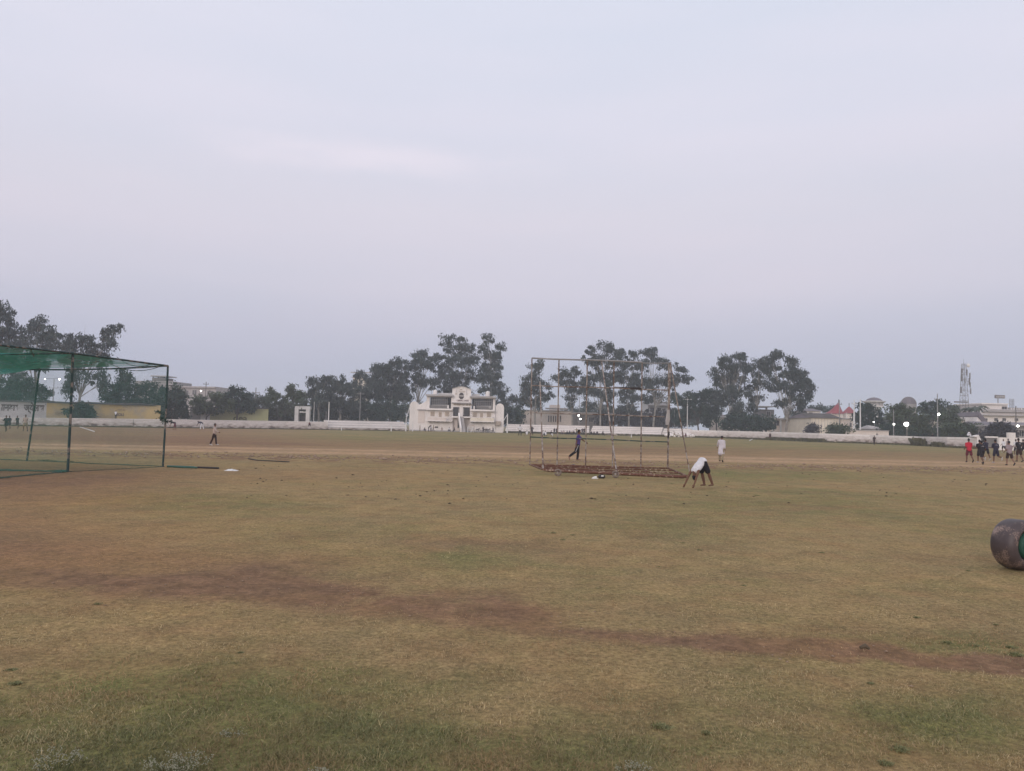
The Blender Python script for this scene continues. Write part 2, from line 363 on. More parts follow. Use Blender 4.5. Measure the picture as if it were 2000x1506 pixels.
gf = sharpen(sx.outputs[1], nB, .6, .25, 1.0); nE = nz_(9, 6, .75)
df = sharpen(sx.outputs[0], nE, 1.1, .62, 1.3); tf = sharpen(sx.outputs[2], nB, .3, .2, .9)
c0 = mixc(gf, turf_dry, turf_green); wsh = n.new('ShaderNodeRGB'); wsh.outputs[0].default_value = (.36, .20, .10, 1)
wf = n.new('ShaderNodeMath'); wf.operation = 'MULTIPLY'; wf.inputs[1].default_value = .7; l(at.outputs['Alpha'], wf.inputs[0])
c0 = mixc(wf.outputs[0], c0, wsh.outputs[0]); c1 = mixc(df, c0, soil); c2 = mixc(tf, c1, tan_)
nF, nG, nH = nz_(1.1, 6, .7), nz_(14, 5, .7), nz_(2.6, 5, .7)
brn = n.new('ShaderNodeRGB'); brn.outputs[0].default_value = (.26, .165, .088, 1)
pf = n.new('ShaderNodeMapRange'); pf.inputs[1].default_value = .46; pf.inputs[2].default_value = .66; pf.inputs[4].default_value = .62; l(nF, pf.inputs[0])
c2 = mixc(pf.outputs[0], c2, brn.outputs[0])
c2 = mixc(1.0, c2, rmp(nG, (.80, .80, .80), (1.36, 1.34, 1.28), .34, .66), 'MULTIPLY')
c2 = mixc(1.0, c2, rmp(nH, (.82, .84, .82), (1.16, 1.13, 1.1), .34, .66), 'MULTIPLY')
sp = mixc(1.0, c2, rmp(nD, (.72, .72, .72), (1.25, 1.22, 1.2), .3, .7), 'MULTIPLY')
sp = mixc(1.0, sp, rmp(nA, (.9, .92, .94), (1.08, 1.05, 1.0), .35, .65), 'MULTIPLY')
l(sp, b.inputs['Base Color'])
bp = n.new('ShaderNodeBump'); bp.inputs['Strength'].default_value = .7; bp.inputs['Distance'].default_value = .03; l(nC, bp.inputs['Height']); l(bp.outputs[0], b.inputs['Normal'])
ground = npobj('ground', me, gm); tag(ground, 'wide sports field of dry turf with bare reddish earth patches', kind='structure')

# ------------------------------------------------------------------ grass blades
def blades(N, vmin, vmax, name, hgt, upright, seed, label):
    r = np.random.default_rng(seed)
    u = r.uniform(-120, 2120, N); v = vmin + (vmax - vmin) * r.random(N)
    cx = (u - 1000) / F; cy = (753 - v) / F
    D = np.stack([cx, cy, -np.ones(N)], -1) @ CN.T
    k = D[:, 2] < -.01; D = D[k]; tt = -CAM_H / D[:, 2]; P = D * tt[:, None]; P[:, 2] = 0
    d, g, t, ok = masks(P)
    cl = fbm(P[:, 0] * 5, P[:, 1] * 5, 55, 3); cl2 = fbm(P[:, 0] * 1.2, P[:, 1] * 1.2, 77, 3)
    keep = (r.random(len(P)) > d * .9) & (t < .3) & (r.random(len(P)) < .35 + 1.3 * cl * cl2 * 2)
    P, g, cl, cl2, ok = P[keep], g[keep], cl[keep], cl2[keep], ok[keep]; N = len(P); dist = P[:, 1]
    nz0 = (fbm(P[:, 0] * 1.3, P[:, 1] * 1.3, 21) - .5) * .035 * np.clip(1 - dist / 45, 0, 1); P[:, 2] = nz0 - .006
    h = hgt * (.45 + .9 * r.random(N)) * (.5 + cl) * (.75 + .5 * g); w = np.maximum(.0035, dist * .0006) * (.7 + .6 * r.random(N))
    a = r.uniform(0, 2 * np.pi, N); tilt = np.abs(r.normal(upright, .35, N)); a2 = r.uniform(0, 2 * np.pi, N)
    dirv = np.stack([np.cos(a) * np.sin(tilt), np.sin(a) * np.sin(tilt), np.maximum(.12, np.cos(tilt))], -1)
    side = np.stack([np.cos(a2), np.sin(a2), np.zeros(N)], -1)
    mid = P + dirv * h[:, None] * .55; tip = P + dirv * h[:, None]; tip[:, 2] -= h * .12
    V = np.stack([P - side * w[:, None] / 2, P + side * w[:, None] / 2, mid + side * w[:, None] * .4, mid - side * w[:, None] * .4, tip], 1).reshape(-1, 3)
    V[:, 2] = np.maximum(V[:, 2], nz0.repeat(5) - .006)
    i = np.arange(N) * 5
    Q = np.stack([i, i + 1, i + 2, i + 3], -1); T = np.stack([i + 3, i + 2, i + 4], -1)
    me = bpy.data.meshes.new(name); me.vertices.add(len(V)); me.vertices.foreach_set('co', V.astype(np.float32).ravel())
    li = np.concatenate([Q.ravel(), T.ravel()]).astype(np.int32); me.loops.add(len(li)); me.loops.foreach_set('vertex_index', li)
    ls = np.concatenate([np.arange(N) * 4, N * 4 + np.arange(N) * 3]).astype(np.int32); me.polygons.add(2 * N); me.polygons.foreach_set('loop_start', ls); me.update(calc_edges=True)
    straw = np.array([.47, .365, .205]); brown = np.array([.25, .165, .085]); grn = np.array([.165, .17, .08]); dk = np.array([.08, .092, .038])
    rb = np.clip((fbm(P[:, 0] * .9, P[:, 1] * .9, 123, 5) - .5) * 3.2, 0, .75)[:, None]; mot = fbm(P[:, 0] * 2.6, P[:, 1] * 2.6, 222, 4)[:, None]
    gg = np.clip(g * .8 + r.normal(0, .24, N) + (cl2 - .5) * 1.1 + (cl - .5) * .5, 0, 1)[:, None]; q = r.random(N)[:, None]
    col = (straw * (1 - q) + brown * q) * (1 - gg) + (grn * (1 - q) + dk * q) * gg
    col = col * (.75 + .5 * r.random(N)[:, None]) * (.62 + .8 * cl)[:, None]
    wo_ = (ok * .7)[:, None]; col = col * (1 - wo_) + np.array([.42, .25, .13]) * (.7 + .6 * r.random(N)[:, None]) * wo_
    col = (col * (1 - rb) + np.array([.33, .20, .105]) * rb) * (.78 + .64 * mot)
    ca = me.color_attributes.new('col', 'FLOAT_COLOR', 'POINT'); ca.data.foreach_set('color', np.concatenate([col, np.ones((N, 1))], 1).repeat(5, 0).astype(np.float32).ravel())
    o = npobj(name, me, M['blade']); tag(o, label, kind='stuff'); return o
bm_ = bpy.data.materials.new('grass_blade'); bm_.use_nodes = True
a_ = bm_.node_tree.nodes.new('ShaderNodeAttribute'); a_.attribute_name = 'col'; bb = bm_.node_tree.nodes['Principled BSDF']; bm_.node_tree.links.new(a_.outputs['Color'], bb.inputs['Base Color'])
bb.inputs['Roughness'].default_value = .7; bb.inputs['Specular IOR Level'].default_value = .2; M['blade'] = bm_
blades(380000, 935, 1560, 'grass', .026, 1.1, 5, 'short trampled dry grass across the near field')
blades(130000, 1180, 1580, 'grass', .034, .9, 6, 'longer green grass blades in the near turf')

# loose clods of earth beside the track
def rocks(N, name, mtl, label, fn, smin, smax, seed):
    r = np.random.default_rng(seed); base = np.array([[1, 0, 0], [-1, 0, 0], [0, 1, 0], [0, -1, 0], [0, 0, .8], [0, 0, -.5]], float)
    fc = np.array([[0, 2, 4], [2, 1, 4], [1, 3, 4], [3, 0, 4], [2, 0, 5], [1, 2, 5], [3, 1, 5], [0, 3, 5]])
    Vs, Fs = [], []
    for i in range(N):
        x, y = fn(r); p = GR(x, y); s = smin + (smax - smin) * r.random()**2.5
        vv = base * s * r.uniform(.5, 1.2, (6, 1)) * np.array([r.uniform(.8, 1.7), r.uniform(.8, 1.3), .7]); a = r.uniform(0, 6.28)
        vv = vv @ np.array([[math.cos(a), math.sin(a), 0], [-math.sin(a), math.cos(a), 0], [0, 0, 1]]) + np.array([p.x, p.y, s * .2])
        Fs.append(fc + 6 * i); Vs.append(vv)
    o = npobj(name, mesh_np(name, np.concatenate(Vs), np.concatenate(Fs)), mtl); tag(o, label, kind='stuff'); return o
M['clod'] = mat('earth_clod', (.40, .29, .21), .95, (.25, .17, .12), 1.5)
M['clod_dark'] = mat('dark_clod', (.06, .045, .03), .95, (.12, .09, .06), 8)
M['pebble'] = mat('pale_pebble', (.36, .26, .18), .9, (.22, .15, .10), 10)
def fclod(r): x = r.uniform(-50, 2050); return x, 888 + (x - 350) * .0195 + r.normal(0, 3.0)
rocks(2600, 'earth_clods', M['clod'], 'low ridge of broken earth clods along the near edge of the running track', fclod, .015, .10, 1)
rocks(260, 'pebbles', M['pebble'], 'pale pebbles scattered on the bare earth path', lambda r: (lambda x: (x, np.interp(x, PATHX, PATHC) + r.normal(0, 16)))(r.uniform(100, 2000)), .003, .018, 2)
rocks(420, 'dark_clods', M['clod_dark'], 'small dark clods dotted over the turf', lambda r: (2050 - 1600 * r.random()**1.3, 905 + 75 * r.random()**1.5 + 5), .012, .05, 3)

# ------------------------------------------------------------------ trees
def leaf_cloud(bl, Y0, leaf, dens, droop, r, thick=.8):
    """bl: list of (cx, cz, rx, rz, y) in metres -> quads"""
    Cs = []; out = []
    for cx, cz, rx, rz, yy in bl:
        area = math.pi * rx * rz
        nsub = max(8, int(area / (leaf * leaf * 4.5))); ry = min(rx, rz) * thick + .3
        for _ in range(nsub):
            p = r.normal(size=3); p /= np.linalg.norm(p); q = r.random()**.45
            Cs.append((cx + p[0] * rx * q * .92, yy + p[1] * ry * q, cz + p[2] * rz * q * .92, leaf * r.uniform(1.0, 3.6)))
    Cs = np.array(Cs)
    n = int(dens * 58); N = len(Cs) * n
    idx = np.arange(len(Cs)).repeat(n); p = r.normal(size=(N, 3)); p /= np.linalg.norm(p, axis=1)[:, None]; q = r.random(N)**.6
    ctr = Cs[idx, :3] + p * (q * Cs[idx, 3])[:, None] * np.array([1, 1, .75])
    a = r.uniform(0, 2 * np.pi, N); e1 = np.stack([np.cos(a), np.sin(a), r.normal(0, .35, N)], -1)
    e2 = r.normal(size=(N, 3)) * (1 - droop) + np.array([0, 0, -1]) * droop * 1.5; e2 /= np.linalg.norm(e2, axis=1)[:, None]
    sz = leaf * r.uniform(.5, 1.1, N)[:, None]; w = sz * (.66 - .2 * droop)
    V = np.stack([ctr - e1 * w * .5, ctr + e1 * w * .5, ctr + e1 * w * .35 + e2 * sz, ctr - e1 * w * .35 + e2 * sz], 1).reshape(-1, 3)
    Fq = np.arange(N * 4).reshape(-1, 4)
    val = np.clip(.45 + r.normal(0, .16, N) + (r.normal(0, .17, len(Cs)))[idx], 0, 1)
    return V, Fq, val.repeat(4)
def tree(label, bpx, Y, bl, kind='euc', cat='tree', name=None, leaf=.42, dens=1.0, trunk=None, r0=.35, group=None, tops=None, lean=None):
    r = np.random.default_rng(int(abs(bpx) * 7 + Y) % 99991)
    bx = XG(bpx, Y); root = thing(name or {'euc': 'eucalyptus_tree', 'bush': 'dark_leafy_tree', 'olive': 'leafy_tree', 'purple': 'dusky_tree'}[kind], label, cat, (bx, Y, 0), group)
    B = []
    for px, py, rx, ry in bl:
        c = AT(px, py, Y); B.append((c.x, c.z, 1.22 * rx * Y / F, 1.2 * ry * Y / F, Y + r.uniform(-1, 1) * min(2.5, rx * Y / F * .7)))
    droop = .6 if kind == 'euc' else .15
    V, Fq, val = leaf_cloud(B, Y, leaf, dens, droop, r)
    V[:, 2] = np.maximum(V[:, 2], .05); V = V - np.array([bx, Y, 0])
    me = mesh_np('crown', V, Fq); at_ = me.attributes.new('v', 'FLOAT', 'POINT'); at_.data.foreach_set('value', val.astype(np.float32))
    npobj('crown', me, M[kind], root)
    mb = MB(); cz = np.mean([b_[1] for b_ in B]); cx = np.mean([b_[0] for b_ in B]); zlow = min(b_[1] - b_[3] for b_ in B)
    fork = max(1.0, min(zlow + .5, cz * .45)); fp = Vector((bx + (cx - bx) * .25, Y, fork)); 
    mb.tube([(bx, Y, -.1), (bx + (cx - bx) * .08, Y + .1, fork * .5), fp], [r0 * 1.2, r0 * .95, r0 * .8], 7)
    for b_ in B:
        e = Vector((b_[0], b_[4], b_[1] + b_[3] * .4)); m_ = (fp + e) / 2 + Vector((r.normal(0, .4), r.normal(0, .3), -.3)); m_.x += (fp.x - m_.x) * .25
        mb.tube([fp - Vector((0, 0, .2)), m_, e], [r0 * .42, r0 * .25, r0 * .08], 5)
        for _ in range(3):
            e2 = e + Vector((r.normal(0, b_[2] * .5), r.normal(0, 1), r.normal(0, b_[3] * .5))); mb.tube([m_, (m_ + e2) / 2 + Vector((0, 0, .2)), e2], [r0 * .18, r0 * .11, r0 * .05], 4)
    mb.build('trunk', trunk or (M['bark_pale'] if kind == 'euc' else M['bark_dark']), root)
    return root
GE = 'tall trees beyond the boundary wall'; GB = 'dark low trees beyond the boundary wall'
E_ = [
 ('tall drooping eucalyptus cut by the left edge of the photo, the highest crown', -8, 158, [(-5, 600, 24, 12), (8, 618, 22, 16), (-18, 648, 40, 22), (18, 650, 22, 20), (28, 680, 18, 18), (-5, 690, 30, 30), (14, 720, 22, 16)], 'euc', 1.2),
 ('eucalyptus with hanging leaf strings above the practice net roof, second from the left edge', 66, 156, [(74, 628, 12, 12), (66, 648, 14, 20), (90, 655, 14, 18), (50, 672, 18, 18), (78, 684, 22, 18), (104, 668, 16, 16), (60, 706, 22, 14), (90, 712, 16, 16), (40, 735, 14, 18)], 'euc', .9),
 ('wide forked pale-trunked eucalyptus behind the middle net post, one limb reaching up right', 150, 152, [(108, 652, 14, 14), (133, 668, 16, 14), (155, 672, 18, 18), (182, 674, 18, 16), (205, 655, 14, 10), (225, 643, 15, 8), (213, 674, 12, 10), (150, 700, 30, 18), (186, 698, 22, 16), (128, 690, 18, 16), (196, 735, 20, 14), (155, 735, 20, 16), (136, 762, 16, 14), (205, 752, 12, 10)], 'euc', 1.0),
 ('dark round tree under the net roof at the left edge', 30, 146, [(10, 762, 34, 20), (55, 755, 28, 16), (80, 772, 18, 16), (40, 775, 40, 14)], 'bush', 1.6),
 ('dark tree with a raised tuft left of the right-hand net post', 243, 150, [(250, 733, 14, 11), (242, 748, 14, 9), (228, 768, 26, 16), (262, 762, 22, 14), (286, 762, 18, 16), (255, 785, 40, 12)], 'bush', 1.5),
 ('dark spreading tree in front of the flat-roofed building just right of the net post', 338, 150, [(335, 765, 24, 12), (320, 780, 24, 16), (350, 782, 22, 18), (330, 805, 26, 14), (352, 806, 20, 12)], 'bush', 1.6),
 ('grey-green tree below the white block with the small lamp', 400, 165, [(392, 785, 24, 12), (420, 780, 18, 14), (436, 790, 18, 12), (410, 798, 36, 10)], 'olive', 1.4),
 ('umbrella shaped dark tree above the lime coloured wall', 462, 168, [(462, 764, 18, 8), (452, 774, 18, 8), (476, 774, 14, 8), (462, 786, 26, 10), (468, 797, 34, 9)], 'bush', 1.7),
 ('pale hazy tree right of the umbrella shaped tree', 505, 180, [(505, 780, 16, 10), (520, 786, 14, 10), (498, 792, 24, 10)], 'olive', 1.4),
 ('tree with two pointed tops left of the white gate frame', 540, 175, [(535, 768, 9, 8), (568, 762, 10, 9), (545, 782, 18, 12), (572, 778, 16, 14), (540, 802, 20, 18), (565, 806, 20, 14), (590, 795, 14, 20), (586, 775, 12, 10)], 'olive', 1.5),
 ('light crowned eucalyptus right of the white gate frame', 622, 178, [(612, 742, 9, 9), (626, 742, 12, 10), (616, 758, 12, 12), (634, 756, 12, 12), (608, 770, 8, 6), (625, 778, 20, 12)], 'euc', 1.0),
 ('bushy eucalyptus rising behind the low shed, left of the tower top building', 665, 182, [(650, 745, 10, 10), (667, 744, 9, 10), (655, 765, 20, 14), (680, 762, 20, 14), (640, 785, 26, 16), (676, 790, 26, 16)], 'euc', 1.25),
 ('broad eucalyptus round the small white tower top', 715, 194, [(700, 732, 14, 8), (722, 745, 16, 12), (738, 720, 14, 10), (716, 770, 30, 18), (742, 750, 18, 20), (700, 800, 26, 14), (690, 754, 14, 10)], 'euc', 1.4),
 ('eucalyptus with dense dark middle left of the pavilion', 760, 196, [(758, 716, 12, 10), (775, 708, 16, 8), (752, 735, 20, 16), (780, 730, 20, 18), (760, 765, 26, 22), (785, 770, 18, 20)], 'euc', 1.5),
 ('open crowned eucalyptus over the left shoulder of the pavilion', 812, 200, [(815, 692, 12, 9), (830, 688, 10, 9), (824, 708, 20, 12), (805, 716, 18, 12), (845, 712, 16, 16), (815, 740, 22, 16), (842, 748, 16, 14), (800, 765, 14, 12), (860, 740, 12, 16)], 'euc', .95),
 ('tallest eucalyptus standing straight behind the pavilion clock gable', 890, 205, [(876, 660, 12, 8), (900, 660, 9, 8), (872, 678, 14, 10), (895, 680, 18, 12), (918, 678, 10, 10), (868, 705, 20, 14), (898, 706, 22, 16), (922, 700, 12, 14), (880, 735, 26, 18), (915, 735, 18, 16), (868, 760, 16, 10), (900, 762, 20, 12)], 'euc', 1.1),
 ('slender tall eucalyptus behind the right half of the pavilion', 955, 205, [(953, 663, 10, 10), (946, 682, 12, 12), (978, 677, 8, 7), (960, 694, 16, 10), (975, 692, 8, 8), (952, 714, 16, 12), (972, 715, 12, 12), (945, 735, 14, 14), (965, 738, 18, 16), (976, 760, 14, 12), (950, 760, 18, 12), (982, 780, 8, 14), (962, 782, 14, 10)], 'euc', 1.1),
 ('narrow eucalyptus at the left end of the tall steel frame', 1045, 200, [(1045, 715, 10, 9), (1056, 712, 6, 8), (1042, 732, 14, 12), (1024, 746, 10, 9), (1050, 755, 22, 12), (1030, 765, 16, 12), (1065, 772, 18, 10), (1045, 785, 20, 12), (1020, 785, 14, 12)], 'euc', 1.25),
 ('round crowned eucalyptus in the second bay of the steel frame', 1118, 205, [(1105, 728, 16, 10), (1122, 724, 12, 8), (1092, 738, 10, 8), (1110, 745, 20, 10), (1125, 760, 16, 12), (1112, 780, 10, 10), (1138, 752, 12, 14)], 'euc', 1.15),
 ('broad high eucalyptus filling the middle of the steel frame', 1172, 200, [(1160, 685, 16, 9), (1180, 676, 14, 8), (1196, 688, 14, 10), (1150, 702, 14, 12), (1175, 706, 22, 14), (1204, 706, 14, 12), (1160, 735, 20, 16), (1190, 738, 20, 16), (1155, 765, 18, 14), (1184, 770, 20, 14), (1150, 790, 14, 10), (1188, 795, 12, 8)], 'euc', 1.15),
 ('eucalyptus with rounded top between the fourth and fifth frame posts', 1228, 202, [(1218, 690, 12, 9), (1236, 690, 10, 8), (1225, 712, 18, 12), (1215, 738, 18, 16), (1240, 745, 20, 16), (1222, 772, 18, 14), (1248, 780, 16, 10), (1226, 800, 16, 10)], 'euc', 1.2),
 ('eucalyptus behind the right end posts with a crown arching over to the right', 1275, 200, [(1262, 688, 12, 8), (1276, 690, 8, 10), (1258, 712, 18, 14), (1285, 708, 14, 10), (1308, 710, 14, 9), (1330, 724, 12, 8), (1342, 740, 12, 9), (1322, 742, 18, 12), (1295, 742, 18, 14), (1265, 752, 20, 14), (1282, 775, 16, 10), (1312, 772, 12, 12)], 'euc', 1.15),
 ('dense dark tree just right of the steel frame, with a thin pole before it', 1365, 185, [(1376, 768, 14, 8), (1352, 776, 16, 9), (1335, 785, 18, 12), (1368, 790, 26, 16), (1345, 810, 26, 16), (1385, 812, 22, 18), (1330, 815, 14, 14)], 'bush', 1.7),
 ('leafy tree with pale glints above the terrace end', 1400, 188, [(1398, 790, 12, 14), (1392, 770, 12, 10)], 'bush', 1.4),
 ('high dense eucalyptus, first of the pair left of the white house', 1428, 180, [(1436, 698, 14, 9), (1450, 700, 10, 10), (1412, 705, 8, 8), (1425, 718, 18, 10), (1400, 728, 12, 10), (1440, 735, 20, 14), (1412, 745, 18, 14), (1435, 770, 24, 18), (1408, 775, 14, 16), (1440, 800, 18, 16), (1455, 720, 10, 14)], 'euc', 1.35),
 ('slim leaning eucalyptus between the two dense crowns', 1478, 182, [(1482, 708, 12, 9), (1470, 722, 12, 10), (1490, 722, 12, 10), (1478, 745, 14, 14), (1465, 765, 12, 12), (1482, 775, 14, 10), (1472, 795, 10, 10)], 'euc', 1.15),
 ('dense eucalyptus drooping over the grey roofs on its right', 1535, 178, [(1504, 700, 9, 8), (1518, 696, 7, 8), (1542, 704, 12, 9), (1512, 720, 14, 10), (1540, 728, 22, 14), (1565, 730, 12, 10), (1515, 748, 18, 14), (1550, 755, 26, 16), (1578, 750, 12, 14), (1585, 768, 9, 10), (1555, 785, 20, 16), (1525, 785, 12, 10), (1556, 810, 14, 14)], 'euc', 1.35),
 ('dark drooping tree behind the three bare poles', 1690, 160, [(1692, 794, 16, 8), (1700, 808, 24, 12), (1680, 815, 12, 14), (1710, 822, 22, 12), (1690, 832, 22, 10)], 'bush', 1.7),
 ('wide olive tree below the round dome, behind the brightest lamp', 1772, 150, [(1760, 800, 20, 8), (1782, 800, 20, 8), (1745, 815, 18, 10), (1775, 820, 34, 14), (1800, 822, 20, 16), (1750, 838, 26, 10), (1790, 840, 28, 10)], 'olive', 1.6),
 ('dark topped tree between the round dome and the tall lamp pole', 1822, 165, [(1826, 788, 16, 7), (1812, 796, 18, 9), (1838, 798, 14, 9), (1820, 812, 26, 12)], 'bush', 1.6),
 ('reddish olive tree right of the tall lamp pole', 1855, 155, [(1850, 806, 14, 10), (1858, 816, 14, 8), (1842, 822, 16, 12)], 'olive', 1.5),
 ('low grey shrub mass before the lettered cream wall', 1868, 135, [(1850, 838, 20, 10), (1872, 836, 22, 10), (1890, 840, 18, 8), (1910, 838, 14, 10)], 'olive', 1.6),
 ('dusky purple tree behind the running group', 1950, 118, [(1946, 840, 18, 10), (1958, 848, 18, 8), (1936, 850, 14, 8), (1962, 838, 10, 8)], 'purple', 1.6),
 ('small purple leaved bush at the corner of the cream warehouse', 1590, 150, [(1590, 832, 7, 8), (1586, 842, 9, 6)], 'purple', 1.2),
 ('small olive bush under the warehouse window', 1636, 146, [(1636, 838, 12, 6), (1650, 838, 10, 6), (1626, 842, 7, 4)], 'olive', 1.4),
 ('dark bush in front of the ochre wall beside the middle net post', 158, 132, [(160, 795, 14, 8), (150, 803, 14, 12), (170, 803, 12, 12), (160, 811, 20, 8)], 'bush', 1.8),
 ('distant tree peeking over the grey ridged roof', 1580, 230, [(1590, 796, 9, 5), (1605, 797, 6, 5)], 'bush', 1.2),
 ('distant tree right of the left hand red tent', 1620, 240, [(1614, 800, 8, 5), (1628, 797, 5, 4)], 'bush', 1.2),
 ('spiky young tree right of the last eucalyptus of the central group', 998, 215, [(1000, 782, 8, 8), (990, 795, 8, 10), (1006, 800, 10, 10)], 'euc', 1.2),
 ('small leafy tree beside the telecom mast foot', 1862, 190, [(1856, 797, 8, 5), (1864, 801, 8, 5)], 'olive', 1.2),
]
for lb, bx, Y, bl, kd, dn in E_:
    tree(lb, bx, Y, bl, kd, leaf=.46 if kd == 'euc' else .44, dens=dn, group=GE if kd == 'euc' else GB, r0=.27 if kd == 'euc' else .2)
for lb, x0, x1, y0, Y, kd in [('dark hedge of undergrowth left of the pavilion', 598, 790, 790, 191, 'bush'), ('dark undergrowth behind the right pavilion wing', 985, 1020, 800, 200, 'bush'),
                              ('undergrowth below the frame trees', 1170, 1345, 805, 205, 'purple'), ('undergrowth round the verandah house', 1418, 1500, 812, 176, 'bush'),
                              ('undergrowth behind the lamps on the right', 1720, 1925, 839, 150, 'bush'), ('undergrowth above the ochre wall', 210, 340, 785, 158, 'bush'), ('undergrowth behind the gate frame', 520, 600, 805, 180, 'bush'), ('far off belt of trees beyond the left half of the ground', 340, 830, 795, 270, 'olive'), ('far off belt of trees beyond the pavilion and the steel frame', 830, 1420, 800, 280, 'bush'), ('far off belt of trees at the right', 1420, 1900, 818, 290, 'olive')]:
    bl = [(x, y0 + 6 + rnd.uniform(-3, 6), 16, 12) for x in range(x0 + 8, x1 - 4, 17)] + [(x, y0 + 20 + rnd.uniform(-2, 3), 16, 12) for x in range(x0 + 8, x1 - 4, 17)]
    r = np.random.default_rng(x0); B = []
    for px, py, rx, ry in bl:
        c = AT(px, py, Y); B.append((c.x, max(.6, c.z), rx * Y / F, ry * Y / F, Y + r.uniform(-1.5, 1.5)))
    V, Fq, val = leaf_cloud(B, Y, .55, 1.3, .15, r); V[:, 2] = np.maximum(V[:, 2], .03)
    me = mesh_np('undergrowth', V, Fq); at_ = me.attributes.new('v', 'FLOAT', 'POINT'); at_.data.foreach_set('value', val.astype(np.float32))
    tag(npobj('undergrowth', me, M[kd]), lb, kind='stuff')

# palms near the apartment block
def palm(label, px, top, Y, s):
    x = XG(px, Y); zt = AT(px, top, Y).z; root = thing('palm_tree', label, 'palm', (x, Y, 0), 'palms by the apartment block')
    MB().tube([(x, Y, 0), (x + .2, Y, zt * .5), (x, Y, zt)], [.28, .2, .16], 7).build('trunk', M['bark_dark'], root)
    for k in range(11):
        a = k * 2 * math.pi / 11 + rnd.uniform(-.2, .2); el = rnd.uniform(.1, 1.0); mb = MB(); pts = []
        for j in range(6):
            q = j / 5; pts.append(Vector((x + math.cos(a) * s * q, Y + math.sin(a) * s * q, zt + s * (math.sin(el) * q - .9 * q * q))))
        for j in range(5):
            p, q = pts[j], pts[j + 1]; sd_ = Vector((-math.sin(a), math.cos(a), 0)); w = .55 * (1 - j / 6)
            mb.add([p, q, q + sd_ * w - Vector((0, 0, w * .8)), p + sd_ * w - Vector((0, 0, w * .8))], [(0, 1, 2, 3)]); mb.add([p, q, q - sd_ * w - Vector((0, 0, w * .8)), p - sd_ * w - Vector((0, 0, w * .8))], [(0, 1, 2, 3)])
        mb.build('frond', M['pfrond'], root)
M['pfrond'] = mat('palm_frond', (.03, .045, .028), .6, (.05, .065, .04), 1)
palm('palm left of the white apartment block, the lower of two', 1893, 798, 190, 2.4)
palm('palm left of the white apartment block, the higher and closer to it', 1908, 796, 185, 2.7)

# ------------------------------------------------------------------ boundary walls and terraces
WPX = [-130, 0, 170, 340, 600, 790, 990, 1200, 1400, 1600, 1700, 1790, 1850, 1925]
WY = [118, 121, 130, 139, 161, 174, 186, 182, 170, 140, 133, 124, 112, 105]
def wallY(px): return float(np.interp(px, WPX, WY))
def wpt(px, back=0): Y = wallY(px) + back; return Vector((XG(px, Y), Y, 0))
def wall(name, label, xs, tops, mtl, cap=None, th=.4, cat='wall', back=0):
    root = thing(name, label, cat, wpt(xs[0], back)); pts = [wpt(x, back) for x in xs]
    hs = [max(.5, AT(x, t, p.y).z) for x, t, p in zip(xs, tops, pts)]
    mb = MB(); mc = MB()
    for i in range(len(xs) - 1):
        a, b_ = pts[i], pts[i + 1]; nrm = Vector((-(b_.y - a.y), b_.x - a.x, 0)).normalized() * th; h0, h1 = hs[i], hs[i + 1]; c = cap or 0
        def slab(m_, za0, za1, zb0, zb1, o0, o1):
            q = [a + nrm * o0, b_ + nrm * o0, b_ + nrm * o1, a + nrm * o1]
            vs = [(q[0].x, q[0].y, za0), (q[1].x, q[1].y, zb0), (q[2].x, q[2].y, zb0), (q[3].x, q[3].y, za0), (q[0].x, q[0].y, za1), (q[1].x, q[1].y, zb1), (q[2].x, q[2].y, zb1), (q[3].x, q[3].y, za1)]
            m_.add(vs, [(0, 3, 2, 1), (4, 5, 6, 7), (0, 1, 5, 4), (1, 2, 6, 5), (2, 3, 7, 6), (3, 0, 4, 7)])
        slab(mb, -.3, h0 - c, -.3, h1 - c, 0, 1)
        if cap: slab(mc, h0 - c, h0, h1 - c, h1, -.12, 1.12)
    mb.build('masonry', mtl, root)
    if cap: mc.build('coping', M['white_wall'], root)
    return root
wall('boundary_wall', 'low whitewashed rubble wall below the ochre painted wall at the left', [-130, 0, 85, 170, 260], [815.5, 815.5, 816, 817, 818], M['rubble'], .14)
wall('boundary_wall', 'low patchy stone wall in front of the lime coloured wall', [261, 340, 450, 560, 640], [818, 819, 821, 822.5, 824], M['rubble'], .14)
wall('boundary_wall', 'low rubble wall with pale coping between the terrace and the white house', [1345, 1400, 1480, 1560], [840, 841, 843, 845], M['rubble'], .3)
wall('boundary_wall', 'long stained rubble wall on the right, ending behind the running group', [1561, 1600, 1700, 1790, 1850, 1905], [845, 846.5, 849.5, 852.5, 853.5, 854.5], M['rubble'], .3)
# end wedge of the wall and the wall beyond the opening
rt = thing('boundary_wall', 'short pale wall end with a pointed peak left of the opening', 'wall', wpt(1906)); a, b_ = wpt(1906), wpt(1924); mb = MB()
hz0 = AT(1906, 854, a.y).z; hz1 = AT(1921, 851, b_.y).z
mb.prism([(a.x, -.2), (b_.x + .3, -.2), (b_.x + .3, hz0 * .8), (b_.x, hz1 + .1), (b_.x - .9, hz0 + .1), (a.x, hz0)], a.y - .3, a.y + .4); mb.build('masonry', M['white_wall'], rt)
rt = thing('boundary_wall', 'pale block wall right of the opening at the right edge', 'wall', (XG(1985, 100), 100, 0))
mb = MB(); mb.box(XG(1952, 100), 100, -.2, XG(2080, 100), 100.4, 1.65); mb.box(XG(1966, 100), 99.99 + .012, -.2, XG(1980, 100), 99.6, 2.3); mb.build('masonry', M['white_wall'], rt)
rt = thing('wall_panel', 'weathered grey gate panel in the opening behind the runners', 'gate', (XG(1938, 112), 112, 0))
